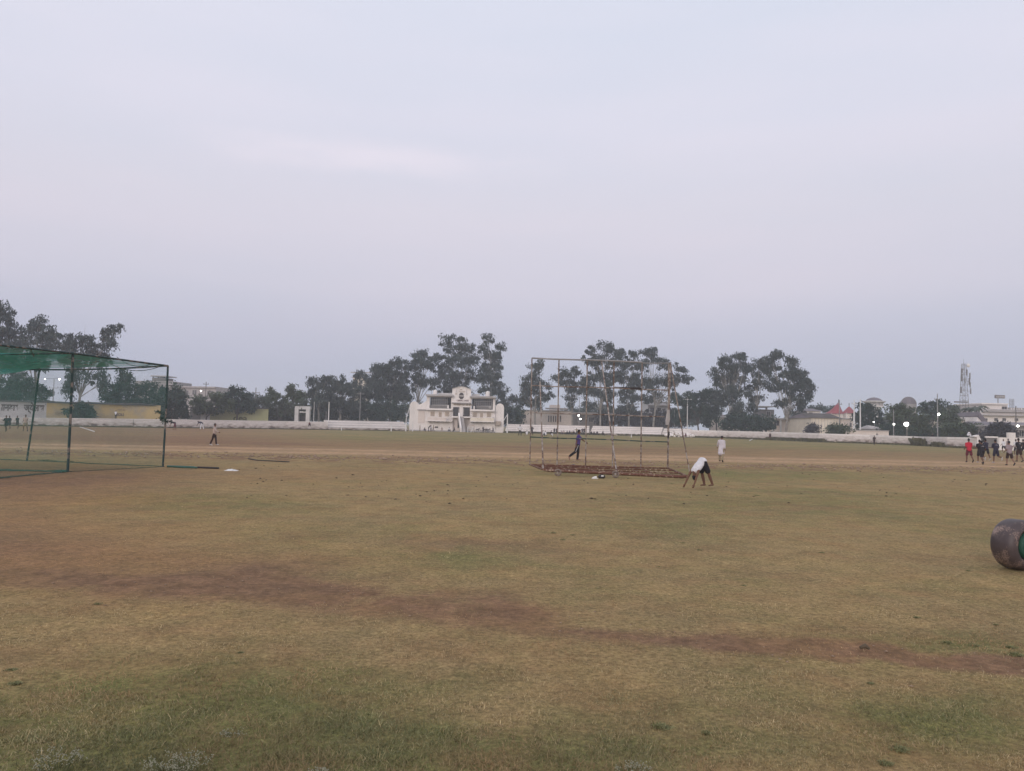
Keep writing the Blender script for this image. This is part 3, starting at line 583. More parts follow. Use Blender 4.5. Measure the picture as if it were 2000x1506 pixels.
MB().box(XG(1926, 112), 112, 0, XG(1948, 112), 112.15, 1.55).build('panel', M['mid_grey'], rt); MB().box(XG(1925, 112), 111.9, 1.55, XG(1949, 112), 112.2, 1.75).build('top_rail', M['white_wall'], rt)

def terrace(label, px0, px1, top0, top1, nst, foot):
    """stepped white spectator terrace behind the field edge"""
    a, b_ = wpt(px0), wpt(px1); root = thing('spectator_terrace', label, 'terrace', a)
    h = (AT(px0, top0, a.y).z + AT(px1, top1, b_.y).z) / 2
    nrm = Vector((-(b_.y - a.y), b_.x - a.x, 0)).normalized(); rise = h / nst
    for k in range(nst):
        mb = MB(); z1 = rise * (k + 1); o0, o1 = nrm * (.7 * k), nrm * (.7 * (k + 1)); f0, f1 = a, b_
        q = [f0 + o0, f1 + o0, f1 + o1, f0 + o1]; e = nrm * .05
        mb.add([(p.x, p.y, z) for z in (-.1, z1) for p in q], [(0, 3, 2, 1), (4, 5, 6, 7), (0, 1, 5, 4), (1, 2, 6, 5), (2, 3, 7, 6), (3, 0, 4, 7)])
        mb.build('step', M['rubble'] if k < foot else M['white_wall'], root)
        mb = MB(); q = [f0 + o0 - e, f1 + o0 - e, f1 + o1 - e * 1.2, f0 + o1 - e * 1.2]
        mb.add([(p.x, p.y, z) for z in (z1 + .002, z1 + .07) for p in q], [(0, 3, 2, 1), (4, 5, 6, 7), (0, 1, 5, 4), (1, 2, 6, 5), (2, 3, 7, 6), (3, 0, 4, 7)])
        mb.build('tread', M['slab'], root)
    return root
terrace('long low stepped white terrace left of the pavilion', 641, 797, 822, 823.5, 4, 1)
terrace('stepped white terrace right of the pavilion, left stretch behind the seated crowd', 986, 1150, 829, 831.5, 5, 1)
terrace('stepped white terrace behind the wheeled steel frame, up to the rubble slope', 1151, 1290, 831.5, 835.5, 5, 1)
terrace('short end of the stepped terrace beside the rubble slope', 1291, 1344, 836, 839, 4, 2)
# heap of whitewashed rubble against the terrace end
mb = MB(); 
for k in range(70):
    px = 1300 + rnd.random() * 55; p = wpt(px, -.6 - rnd.random() * 1.2); q = 1 - (p.y - wallY(px) + 1.8) / 2
    mb.ball((p.x, p.y, .15 + rnd.random() * 1.5 * (1 - abs(px - 1330) / 45) * (1 - q * .6)), (rnd.uniform(.2, .5), .3, rnd.uniform(.15, .35)), 6, 4)
tag(mb.build('rubble_heap', M['white_wall'], None), 'heap of broken whitewashed stones sloping down from the terrace end', kind='stuff')

# verge weeds along the foot of the walls
def verge(name, label, segs, seed, h=.45, mk='weed'):
    r = np.random.default_rng(seed); P = []
    for x0, x1, n_, hh in segs:
        for _ in range(n_):
            px = r.uniform(x0, x1); p = wpt(px, -.15 - abs(r.normal(0, .55))); P.append((p.x, p.y, hh * r.uniform(.4, 1.1)))
    P = np.array(P); N = len(P); k = 9; idx = np.arange(N).repeat(k); a = r.uniform(0, 6.28, N * k); lean = r.uniform(.1, .9, N * k); hh = P[idx, 2] * r.uniform(.5, 1, N * k)
    base = np.stack([P[idx, 0] + r.normal(0, .15, N * k), P[idx, 1] + r.normal(0, .1, N * k), np.zeros(N * k)], -1)
    sd_ = np.stack([np.cos(a), np.sin(a), np.zeros(N * k)], -1) * .05; tip = base + np.stack([np.cos(a * 3) * lean * hh, np.sin(a * 3) * lean * hh, hh], -1)
    V = np.stack([base - sd_, base + sd_, tip + sd_ * 1.6, tip - sd_ * 1.6], 1).reshape(-1, 3); me = mesh_np(name, V, np.arange(N * k * 4).reshape(-1, 4))
    at_ = me.attributes.new('v', 'FLOAT', 'POINT'); at_.data.foreach_set('value', np.clip(r.normal(.5, .25, N * k), 0, 1).repeat(4).astype(np.float32))
    tag(npobj(name, me, M[mk]), label, kind='stuff')
verge('verge_weeds', 'strip of dry weeds along the foot of the boundary walls', [(-100, 640, 700, .22), (640, 795, 100, .2), (985, 1300, 900, .5), (1300, 1600, 900, .4), (1500, 1610, 500, .7), (1600, 1925, 500, .3)], 4)
verge('verge_scrub', 'brown scrub clumps against the right hand wall', [(1785, 1808, 160, 1.3), (1822, 1842, 70, .8)], 8, mk='weed')

# ------------------------------------------------------------------ painted walls on the left
def pwall(name, label, x0, x1, Y0, Y1, t0, t1, panels, roofcol='roof_edge', cat='painted wall'):
    """long wall; panels: (x0,x1,material)"""
    root = thing(name, label, cat, (XG(x0, Y0), Y0, 0))
    fy = lambda x: Y0 + (Y1 - Y0) * (x - x0) / (x1 - x0); ft = lambda x: t0 + (t1 - t0) * (x - x0) / (x1 - x0)
    def seg(mb, xa, xb, za, zb, d0, d1):
        A, B = Vector((XG(xa, fy(xa)), fy(xa), 0)), Vector((XG(xb, fy(xb)), fy(xb), 0)); nr_ = Vector((-(B.y - A.y), B.x - A.x, 0)).normalized()
        q = [A + nr_ * d0, B + nr_ * d0, B + nr_ * d1, A + nr_ * d1]
        mb.add([(p.x, p.y, z) for z, s_ in ((0, 0), (1, 1)) for p, z in zip(q, ([za[0], za[1], za[1], za[0]] if not s_ else [zb[0], zb[1], zb[1], zb[0]]))], [(0, 3, 2, 1), (4, 5, 6, 7), (0, 1, 5, 4), (1, 2, 6, 5), (2, 3, 7, 6), (3, 0, 4, 7)])
    H = lambda x: AT(x, ft(x), fy(x)).z
    for xa, xb, m_ in panels:
        mb = MB(); ks = np.linspace(xa, xb, max(2, int((xb - xa) / 10)))
        for u0, u1 in zip(ks[:-1], ks[1:]): seg(mb, u0, u1, (0, 0), (H(u0), H(u1)), 0, .35)
        mb.build('wall', M[m_], root)
    mb = MB(); xs = np.arange(x0, x1 + 1, 22.0)
    for k in range(len(xs) - 1):
        dz = rnd.uniform(-.08, .1); seg(mb, xs[k], xs[k + 1] - .15, (H(xs[k]) + dz, H(xs[k + 1]) + dz), (H(xs[k]) + dz + .22, H(xs[k + 1]) + dz + .2), -.35, 4.5)
    seg(mb, x0, x1, (H(x0) - .1, H(x1) - .1), (H(x0) + .0, H(x1) + .0), .1, .34)
    mb.build('roof_sheet', M[roofcol], root)
    return root, fy, ft
pw1, fy1, ft1 = pwall('painted_wall', 'long wall painted pale lilac and ochre with Devanagari shop lettering', -160, 312, 119, 143, 778.5, 792, [(-160, 89, 'jewel'), (89.2, 312, 'yellow')])
pw2, fy2, ft2 = pwall('painted_wall', 'lime coloured shed wall lettered dea under a thin dark roof', 391, 523, 166, 172, 796, 799, [(391, 409, 'grey_white'), (409.2, 523, 'lime')])
def text(body, px, py, fy, size_px, mtl, parent, name='lettering', off=-.08, bold=0, stretch=1.0, rot=0):
    Y = fy(px); p = AT(px, py, Y); cu = bpy.data.curves.new('tmp_text', 'FONT'); cu.body = body; cu.size = size_px * Y / F; cu.extrude = .015; cu.offset = bold * cu.size; cu.align_x = 'LEFT'; cu.space_character = 1.0
    t_ = bpy.data.objects.new('tmp_text', cu); C.objects.link(t_)
    dy = (fy(px + 40) - fy(px)); dx = XG(px + 40, fy(px + 40)) - XG(px, fy(px)); ang = math.atan2(dy, dx); stretch *= math.hypot(dx, dy) / (40 * Y / F)
    tg = bpy.data.objects.new(name, bpy.data.meshes.new(name)); tg.data.materials.append(mtl); C.objects.link(tg); tg.parent = parent
    off_v = Vector((p.x, Y, p.z)) + Vector((math.sin(ang), -math.cos(ang), 0)) * (-off) - parent.location
    tg.location = off_v; tg.rotation_euler = (R(90), 0, ang); tg.scale = (stretch, 1, 1)
    later(t_, tg); return tg
text('वानदास', -3, 801, fy1, 17.5, M['ink'], pw1, bold=.045, stretch=.84)
text('ज्वेलस', 46.5, 802, fy1, 17.5, M['ink'], pw1, bold=.045, stretch=.84)
text('े', 90.5, 802, fy1, 17.5, M['ink'], pw1, bold=.02, stretch=.8)
text('दारूसाठा', 107, 809.5, fy1, 6, M['ink2'], pw1, bold=.02)
text('उदय-स', 228, 803, fy1, 6, M['ink2'], pw1, bold=.02); text('SOLI', 227.5, 812, fy1, 7, M['ink'], pw1, bold=.03)
text('dea', 455, 822.0, fy2, 17, mat('olive_sign_paint', (.10, .09, .035), .8), pw2, bold=.02, stretch=1.15)
for x0, x1, t_, Y, lb in [(370, 390, 797, 168, 'small dim shed with a weathered front left of the lime wall')]:
    rt = thing('shed', lb, 'shed', (XG(x0, Y), Y, 0)); MB().box(XG(x0, Y), Y, 0, XG(x1, Y), Y + 4, AT(380, t_, Y).z).build('wall', M['mid_grey'], rt)
    MB().box(XG(x0 - 3, Y), Y - .5, AT(380, t_, Y).z + .002, XG(x1 + 1, Y), Y + 4.3, AT(380, t_, Y).z + .2).build('roof', M['roof_edge'], rt)
# square white gate frame
rt = thing('gate_frame', 'white square concrete gate frame standing among the trees', 'gate', (XG(590, 172), 172, 0))
for x0, x1 in ((575, 582.5), (597, 604)): MB().pbox(x0, 796, x1, 9999, 172, 1.0).build('pillar', M['grey_white'], rt)
mb = MB(); z0 = AT(590, 799.5, 172).z; mb.box(XG(575, 172) - .05, 171.95, z0, XG(604, 172) + .05, 173.05, AT(590, 793.5, 172).z); mb.build('lintel', M['grey_white'], rt)
MB().box(XG(582.6, 172), 172.3, z0 - .75, XG(596.9, 172), 172.5, z0 - .45).build('crossbar', M['grey_white'], rt)
mb = MB(); mb.pbox(583, 800, 596.5, 9999, 173.5, .1); mb.build('board', M['dark'], rt)

# ------------------------------------------------------------------ generic buildings
def win(root, x0, y0, x1, y1, Y, glass='glass', frame='mullion', bars=1):
    xm, ym = (x0 + x1) / 2, (y0 + y1) / 2; X0, X1 = AT(x0, ym, Y).x, AT(x1, ym, Y).x; Z0, Z1 = AT(xm, y1, Y).z, AT(xm, y0, Y).z; w = .09
    mb = MB(); yo = Y - .10
    mb.box(X0 - w, yo, Z0 - w, X0, Y - .003, Z1 + w); mb.box(X1, yo, Z0 - w, X1 + w, Y - .003, Z1 + w); mb.box(X0, yo, Z1, X1, Y - .003, Z1 + w); mb.box(X0, yo - .08, Z0 - w, X1, Y - .003, Z0)
    for k in range(1, bars + 1):
        xx = X0 + (X1 - X0) * k / (bars + 1); mb.box(xx - .03, yo + .02, Z0, xx + .03, Y - .045, Z1)
    f_ = mb.build('window', M[frame], root); MB().box(X0, Y - .04, Z0, X1, Y - .004, Z1).build('pane', M[glass], f_)
def bld(name, label, x0, x1, top, Y, dep, wm, cat='building', wins=(), slabs=(), bottom=9999, glass='glass', slabm='slab', extra=None):
    xm = (x0 + x1) / 2; rt = thing(name, label, cat, (XG(xm, Y), Y, 0))
    mb = MB(); mb.pbox(x0, top, x1, bottom, Y, dep); mb.build('wall', M[wm], rt)
    for sx0, sx1, sy0, sy1, out in slabs:
        mb = MB(); q = (sy0 + sy1) / 2; mb.box(AT(sx0, q, Y).x, Y - out, AT((sx0 + sx1) / 2, sy1, Y).z, AT(sx1, q, Y).x, Y - .004 if out < dep else Y + dep, AT((sx0 + sx1) / 2, sy0, Y).z); mb.build('slab', M[slabm], rt)
    for w_ in wins: win(rt, *w_, Y, glass=glass)
    tp = MB(); tz = AT(xm, top, Y).z; tp.box(AT(x0, top, Y).x - .25, Y - .25, tz + .003, AT(x1, top, Y).x + .25, Y + dep + .25, tz + .25); tp.build('roof_slab', M[slabm], rt)
    return rt
b1 = bld('building', 'brown-grey upper block with a raised platform, just left of the net post top', 262, 341, 746, 235, 12, 'grey_wall', wins=[(270, 752, 278, 760), (322, 750, 336, 757)], slabs=[(262, 341, 749, 751, .5)])
MB().pbox(297, 738, 322, 745, 236, 6).build('stair_head', M['mid_grey'], b1); MB().pbox(294, 733.5, 326, 735.5, 235.5, 7).build('platform', M['slab'], b1)
for px in (298, 308, 320): MB().pbox(px, 735.6, px + 1.5, 738.6, 236.5, .3).build('platform_leg', M['dark'], b1)
bld('building', 'pale flat-roofed block right of the net post with a lamp before it', 280, 421, 755.5, 225, 14, 'slab', wins=[(376, 762, 384, 771), (405, 764, 416, 772), (356, 763, 368, 772)], slabs=[(283, 421, 754, 757, .6)])
bld('low_shed', 'long pale low shed glimpsed between the trunks left of the pavilion', 645, 700, 806, 196, 8, 'grey_white', cat='shed', wins=[(650, 812, 656, 817), (664, 812, 670, 817), (680, 812, 686, 817)])
bld('tower_block', 'small pale tower top rising between the tree crowns left of the pavilion', 688, 712, 738, 260, 9, 'cream', cat='building', wins=[(692, 743, 698, 750), (703, 743, 708, 750)], slabs=[(686, 726, 727, 729, 1.0)])
bC = bld('building', 'pale hall with tall dark slit windows behind the left frame posts', 1016, 1118, 803, 215, 14, 'pinkish', slabs=[(1065, 1108, 797, 800, .8)])
for k in range(6): win(bC, 1070.5 + k * 4.6, 812, 1072.8 + k * 4.6, 824, 215, bars=0, frame='pinkish', glass='dark')
win(bC, 1020, 811, 1027, 817, 215, glass='dark')
MB().pbox(1075, 791, 1094, 803.2, 220, 6).build('stair_head', M['pinkish'], bC)
bld('building', 'long shadowed low building behind the trunks in the middle of the frame', 1119, 1200, 808, 214, 12, 'mid_grey', wins=[(1128, 815, 1136, 824), (1150, 815, 1158, 824), (1176, 812, 1188, 824)], glass='dark', slabs=[(1119, 1200, 806, 808, 1)])
bD = bld('building', 'pale blue-white storeyed block behind the right part of the frame', 1266, 1306, 786, 225, 12, 'grey_white', wins=[(1270, 797, 1277, 803), (1284, 797, 1291, 803), (1270, 813, 1278, 822), (1286, 813, 1292, 824)], slabs=[(1262, 1310, 791, 792.5, 1.6), (1262, 1310, 806, 808, 1.6)])
for k in range(7): MB().pbox(1263 + k * 6.5, 801, 1263.8 + k * 6.5, 806, 223.6, .15).build('baluster', M['pole'], bD)
bld('building', 'dark cabin with a flat roof left of the hanging cloth', 1262, 1290, 812, 212, 6, 'mid_grey', wins=[(1268, 818, 1276, 828)], glass='dark')
bE = bld('verandah_house', 'long low house with square columns and dark bays under the tree pair', 1405, 1555, 818, 196, 10, 'pinkish', cat='house', wins=[(1473, 824, 1486, 835), (1497, 824, 1506, 835), (1512, 822, 1521, 831), (1411, 824, 1419, 832), (1460, 824, 1466, 832)], glass='dark', slabs=[(1460, 1545, 816.5, 819, 1.8)])
for px in (1470, 1489, 1508, 1524, 1541): MB().pbox(px, 819, px + 2.4, 9999, 194.3, .4).build('column', M['grey_white'], bE)
MB().pbox(1487, 800, 1512, 818, 198, 7).build('upper_room', M['mid_grey'], bE); win(bE, 1497, 804, 1504, 812, 198, glass='dark')
MB().pbox(1484, 793, 1512, 795, 197, 8).build('upper_roof', M['slab'], bE); MB().pbox(1496, 795.1, 1499, 800.1, 199, .5).build('upper_post', M['slab'], bE)
bld('house', 'small turquoise-white house corner beside the first dense eucalyptus', 1408, 1422, 812, 205, 6, 'grey_white', cat='house', wins=[(1411, 825, 1417, 831)])
# houses with grey roofs
def gable(name, label, x0, x1, eave, ridge, rx0, rx1, Y, dep, wm, rm, cat='house', wins=(), rows=()):
    xm = (x0 + x1) / 2; rt = thing(name, label, cat, (XG(xm, Y), Y, 0)); MB().pbox(x0, eave, x1, 9999, Y, dep).build('wall', M[wm], rt)
    ze = AT(xm, eave, Y).z; zr = AT(xm, ridge, Y).z; X0, X1, A, B = AT(x0, eave, Y).x - .4, AT(x1, eave, Y).x + .4, AT(rx0, ridge, Y).x, AT(rx1, ridge, Y).x
    vs = [(X0, Y - .5, ze), (X1, Y - .5, ze), (X1, Y + dep + .5, ze), (X0, Y + dep + .5, ze), (A, Y + dep / 2, zr), (B, Y + dep / 2, zr)]
    mb = MB(); mb.add(vs, [(0, 1, 5, 4), (1, 2, 5), (2, 3, 4, 5), (3, 0, 4), (0, 3, 2, 1)]); mb.build('roof', M[rm], rt)
    for w_ in wins: win(rt, *w_, Y, glass='dark')
    return rt
gable('house', 'grey ridged roof house with a white side wall behind the last eucalyptus', 1577, 1603, 803, 797, 1582, 1598, 200, 9, 'white_wall', 'tin', wins=[(1580, 806, 1586, 812)])
wh = gable('warehouse', 'cream warehouse with a long grey corrugated roof and dark openings', 1585, 1641, 816.5, 806.5, 1590, 1645, 165, 14, 'cream', 'tin', cat='warehouse', wins=[(1616, 831, 1626, 838)])
for k in range(15):
    x0 = AT(1583 + k * 4.05, 816, 165).x; x1 = AT(1588 + k * 4.05, 806, 165).x; za = AT(1612, 816.5, 165).z; zb = AT(1612, 806.5, 165).z
    MB().tube([(x0, 164.5, za + .05), (x1, 172, zb + .05)], .09, 4).build('roof_rib', M['mid_grey'], wh)
for k in range(9): MB().box(AT(1586.5 + 6 * k, 825, 165).x, 164.93, .1, AT(1586.8 + 6 * k, 825, 165).x, 164.998, AT(1612, 817.5, 165).z).build('wall_joint', M['slab'], wh)
bld('outbuilding', 'pinkish low outbuilding joined to the right of the warehouse', 1642, 1663, 819, 165.5, 8, 'pinkish', cat='outbuilding', wins=[(1660, 826, 1662.5, 834)], glass='dark')
def cone_roof(label, xc, top, x0, x1, base, Y):
    X0, X1, Xc = AT(x0, base, Y).x, AT(x1, base, Y).x, AT(xc, top, Y).x; zb = AT(xc, base, Y).z; zt = AT(xc, top, Y).z; w = (X1 - X0); rt = thing('tent_roof', label, 'pavilion roof', (Xc, Y + w / 2, 0))
    n_ = 8; ring = []; c = ((X0 + X1) / 2, Y + w / 2)
    mb = MB(); prof = [(1.0, 0), (.72, .2), (.45, .48), (.2, .8), (.0, 1)]
    vs = []; fs = []
    for f_, h_ in prof:
        for k in range(n_):
            a = 2 * math.pi * (k + .5) / n_; q = 1 - h_; vs.append((Xc * (1 - f_) + c[0] * f_ + w * .52 * f_ * math.cos(a), c[1] + w * .52 * f_ * math.sin(a), zb + (zt - zb) * h_))
    for j in range(len(prof) - 1):
        for k in range(n_): fs.append((j * n_ + k, j * n_ + (k + 1) % n_, (j + 1) * n_ + (k + 1) % n_, (j + 1) * n_ + k))
    mb.add(vs, fs); mb.build('canopy', M['red'], rt)
    MB().tube([(Xc, c[1], zt - .3), (Xc, c[1], zt + .9)], .1, 5).build('finial', M['dark'], rt)
    for k in range(4): a = math.pi * (k + .5) / 2; MB().tube([(c[0] + w * .42 * math.cos(a), c[1] + w * .42 * math.sin(a), 0), (c[0] + w * .42 * math.cos(a), c[1] + w * .42 * math.sin(a), zb + .2)], .15, 5).build('post', M['white_pole'], rt)
    MB().box(c[0] - w * .35, c[1] - w * .3, 0, c[0] + w * .35, c[1] + w * .3, zb - .1).build('wall', M['pinkish'], rt)
cone_roof('taller pointed red tent roof behind the cream warehouse', 1645, 786, 1620, 1654, 808, 215)
cone_roof('lower red tent roof to the right, partly behind the bare poles', 1665, 793, 1650, 1680, 807, 225)
# disc roofed tower and round dome
def lathe(mb, cx, cy, prof, n_=28):
    vs = []; fs = []
    for r_, z in prof:
        for k in range(n_): a = 2 * math.pi * k / n_; vs.append((cx + r_ * math.cos(a), cy + r_ * math.sin(a), z))
    for j in range(len(prof) - 1):
        for k in range(n_): fs.append((j * n_ + k, j * n_ + (k + 1) % n_, (j + 1) * n_ + (k + 1) % n_, (j + 1) * n_ + k))
    return mb.add(vs, fs, True)
Y = 260; c = AT(1707, 784, Y); sc_ = Y / F
rt = thing('disc_roof_building', 'building with a wide flat disc roof under a shallow grey dome', 'building', (c.x, Y, 0))
z = lambda py: AT(1707, py, Y).z
lathe(MB(), c.x, Y, [(11 * sc_, z(845)), (11 * sc_, z(787))]).build('drum_wall', M['grey_white'], rt)
lathe(MB(), c.x, Y, [(0, z(787) - .002), (18 * sc_, z(786.5)), (21 * sc_, z(785)), (21 * sc_, z(783.5)), (15 * sc_, z(783)), (14.9 * sc_, z(783))], 36).build('roof_disc', M['grey_white'], rt)
lathe(MB(), c.x, Y, [(15 * sc_, z(783.2)), (14.5 * sc_, z(781.5)), (11 * sc_, z(779)), (6 * sc_, z(777)), (0, z(776))], 28).build('dome', M['tin'], rt)
for k in range(10): a = k * 2 * math.pi / 10 + .15; MB().tube([(c.x + 15 * sc_ * math.cos(a), Y + 15 * sc_ * math.sin(a), z(793)), (c.x + 15 * sc_ * math.cos(a), Y + 15 * sc_ * math.sin(a), z(786.6))], .3, 6).build('column', M['slab'], rt)
lathe(MB(), c.x, Y, [(0, z(793)), (17 * sc_, z(793)), (17 * sc_, z(795)), (0, z(795))]).build('floor_ring', M['white_wall'], rt)
Y = 240; c = AT(1774.5, 790, Y); sc_ = Y / F
rt = thing('domed_building', 'dark hemispherical dome above the olive tree', 'building', (c.x, Y, 0)); z = lambda py: AT(1774, py, Y).z
lathe(MB(), c.x, Y, [(14 * sc_, 0), (14 * sc_, z(789.5))]).build('drum_wall', M['grey_wall'], rt)
prof = [(13.6 * sc_ * math.cos(t_), z(790) + 14.8 * sc_ * math.sin(t_)) for t_ in np.linspace(0, math.pi / 2, 10)]
lathe(MB(), c.x, Y, prof, 28).build('dome', M['tin'], rt)
for k in range(14):
    a = 2 * math.pi * k / 14; MB().tube([(c.x + (r_ + .03) * math.cos(a), Y + (r_ + .03) * math.sin(a), zz) for r_, zz in prof], .07, 4, cap=False).build('dome_rib', M['mid_grey'], rt)
# low things right of the bare poles
gable('shed', 'small lean shed with a sloping white roof left of the brightest lamp', 1703, 1729, 838, 831, 1704, 1710, 150, 5, 'grey_white', 'slab', cat='shed')
wl = thing('low_wall', 'long low cream wall seen over the boundary wall below the three bare poles', 'wall', (XG(1690, 145), 145, 0)); MB().pbox(1652, 841.5, 1736, 9999, 145, .4).build('masonry', M['pinkish'], wl)
MB().box(XG(1652, 145), 144.8, AT(1694, 841.4, 145).z, XG(1736, 145), 145.6, AT(1694, 840, 145).z).build('coping', M['slab'], wl)
# cream wall with lettering and steep gable
cw = bld('building', 'cream single storey building with one line of dark lettering', 1846, 1906, 820, 165, 8, 'cream', slabs=[(1844, 1908, 817, 820, .9)])
text('ग सत्य सशिन', 1872, 829, lambda x: 165.0, 5.0, M['ink'], cw, bold=.02, off=-.05)
gb = thing('gabled_house', 'steep white gable end with a dark sloping roof edge', 'house', (XG(1915, 160), 160, 0))
p0, p1, p2 = AT(1905, 834, 160), AT(1909, 813, 160), AT(1926, 834, 160); mb = MB(); mb.prism([(p0.x, 0), (p2.x, 0), (p2.x, p2.z), (p1.x, p1.z), (p0.x, p0.z)], 160, 168); mb.build('wall', M['white_wall'], gb)
mb = MB(); mb.prism([(p1.x - .2, p1.z + .05), (p2.x + .5, p2.z - .4), (p2.x + 1.3, p2.z - .3), (p1.x + .2, p1.z + .9)], 159.6, 168.3); mb.build('roof', M['tin'], gb)
bld('building', 'small pale flats below the telecom mast', 1866, 1900, 806, 205, 8, 'white_wall', wins=[(1872, 810, 1876, 814), (1884, 810, 1888, 814)], slabs=[(1864, 1902, 803, 805, .8)])
bld('building', 'upper stepped white block just below the telecom mast', 1872, 1896, 797, 212, 7, 'grey_white', wins=[(1880, 799, 1884, 803)])
ap = bld('apartment_block', 'white apartment block with balconies and a boxed sign frame on its roof', 1919, 2060, 802, 200, 16, 'white_wall', wins=[(1922, 800.5, 1925, 800.6)][:0] + [(1923, 817.5, 1928, 821), (1942, 817, 1948, 822), (1958, 817, 1964, 822), (1982, 817.5, 1988, 822)], slabs=[(1917, 2060, 811, 813, 1.2), (1917, 2060, 803, 805.5, 1.2)], glass='dark')
MB().pbox(1919, 790, 1968, 801.2, 202, 12).build('upper_storey', M['white_wall'], ap)
MB().pbox(1917, 787.5, 1970, 789.8, 201.2, 13).build('upper_slab', M['white_wall'], ap)
MB().pbox(1968.3, 797, 2060, 801.3, 203, 12).build('wing_storey', M['grey_wall'], ap)
win(ap, 1922, 801.0 - 8, 1925, 797, 202, glass='dark'); win(ap, 1957, 798.5 - 4, 1966, 800, 202, glass='dark')
for k in range(5): MB().pbox(1975 + k * 5, 797.5, 1976.5 + k * 5, 801.3, 202.6, .3).build('roof_column', M['white_wall'], ap)
gable('warehouse', 'long dark sloping roof below the white apartment block', 1922, 2060, 836, 824, 1926, 2060, 150, 12, 'grey_wall', 'tin', cat='warehouse', wins=[(1962, 840, 1968, 848), (1985, 840, 1996, 850)])
bld('building', 'grey rendered house with a dark doorway at the right edge', 1968, 2040, 834, 125, 8, 'grey_wall', cat='house', wins=[(1990, 840, 1999, 852)], glass='dark', slabs=[(1966, 2040, 830, 832, .8)])
for Y, xs, y0, y1, lb in [(201, (1945, 1963), 771.5, 778, 'boxed sign frame on a short mast above the apartment block roof')]:
    sg = thing('rooftop_sign', lb, 'sign', (XG(1949, Y), Y + 3, AT(1949, 788, Y).z)); MB().pbox(xs[0], y0, xs[1], y1, Y + 2.6, .6).build('box', M['mid_grey'], sg)
    for k in range(5): MB().pbox(xs[0] + 1.4 + k * 3.4, y0 + 1.6, xs[0] + 3.4 + k * 3.4, y1 - 1.4, Y + 2.5, .09).build('panel', M['slab'], sg)
    MB().pbox(1949, y1, 1950.3, 787.7, Y + 2.8, .2).build('mast', M['pole'], sg)
wt = thing('rooftop_stand', 'slender four-legged stand on the roof at the right edge', 'stand', (XG(1976, 204), 204, AT(1976, 797, 204).z))
for px in (1972, 1974.7, 1977.3, 1980): MB().pbox(px, 779, px + .7, 797, 204 + (px % 2), .12).build('leg', M['pole'], wt)
for py in (783, 789): MB().pbox(1972, py, 1980.7, py + .7, 204.13, .1).build('rung', M['pole'], wt)

# ------------------------------------------------------------------ telecom mast
Y = 195; zt = AT(1883, 711, Y).z; xc = XG(1883, Y) + (AT(1883, 711, Y).x - XG(1883, Y)) * .5; tm = thing('telecom_mast', 'tall steel lattice telecom mast with panel antennas', 'mast', (xc, Y, 0))
w0, w1 = 2.1 * 1.0, .75; segs = 15
def leg(k, q): 
    w = w0 + (w1 - w0) * q; sx_, sy_ = [(-1, -1), (1, -1), (1, 1), (-1, 1)][k]; return Vector((xc + sx_ * w * .5, Y + sy_ * w * .5, zt * q))
for k in range(4): MB().tube([leg(k, 0), leg(k, .5), leg(k, 1)], .06, 5).build('leg', M['pole'], tm)
for j in range(segs):
    mb = MB(); q0, q1 = j / segs, (j + 1) / segs
    for k in range(4):
        mb.tube([leg(k, q0), leg((k + 1) % 4, q1)], .02, 4); mb.tube([leg((k + 1) % 4, q0), leg(k, q1)], .02, 4); mb.tube([leg(k, q1), leg((k + 1) % 4, q1)], .04, 4)
    mb.build('bracing', M['pole'], tm)
for i, (dx, py, h_) in enumerate([(-1.0, 738, 1.9), (1.05, 735, 1.6), (-.95, 725, 1.2), (1.1, 752, 1.3), (-1.2, 762, 1.6), (1.2, 764, 1.5), (.3, 728, 1.5), (-.2, 744, 1.5), (.9, 745, 1.7)]):
    zz = AT(1883, py, Y).z; mb = MB(); mb.box(xc + dx - .14, Y - .9, zz - h_ / 2, xc + dx + .14, Y - .7, zz + h_ / 2); mb.tube([(xc + dx, Y - .7, zz), (xc + dx * .5, Y - .3, zz)], .04, 4); mb.build('antenna', M['pole'] if i % 2 else M['mid_grey'], tm)
mb = MB(); mb.ball((xc + .8, Y - .6, AT(1883, 714, Y).z), (.5, .25, .5), 10, 6); mb.build('dish', M['white_pole'], tm)
MB().tube([(xc, Y, zt), (xc, Y, zt + 1.2)], .04, 5).build('spike', M['pole'], tm)
MB().pbox(1865, 784, 1891, 786.5, Y - 1.6, .4).build('platform', M['mid_grey'], tm)

# ------------------------------------------------------------------ pavilion
PY = 186.0
pav = thing('pavilion', 'white two storey sports pavilion with stepped gable, round window and central stairs', 'pavilion', (XG(900, PY), PY, 0))
def P(name, x0, y0, x1, y1, d0, d1, m_, parent=None):
    xm, ym = (x0 + x1) / 2, ((y0 + y1) / 2 if y1 < 5000 else (y0 + 843) / 2)
    Xa, Xb = AT(x0, ym, PY).x, AT(x1, ym, PY).x; Zb = AT(xm, y0, PY).z; Za = -.05 if y1 > 5000 else AT(xm, y1, PY).z
    return MB().box(Xa, PY + d0, Za, Xb, PY + d1, Zb).build(name, M[m_], parent or pav)
# lower and middle storeys
P('wall', 832, 801.5, 884.6, 9999, 0, 9, 'white_wall'); P('wall', 917.4, 802.5, 967, 9999, 0, 9, 'white_wall')
P('wall', 884.7, 813.5, 917.3, 9999, .6, 9, 'pinkish')
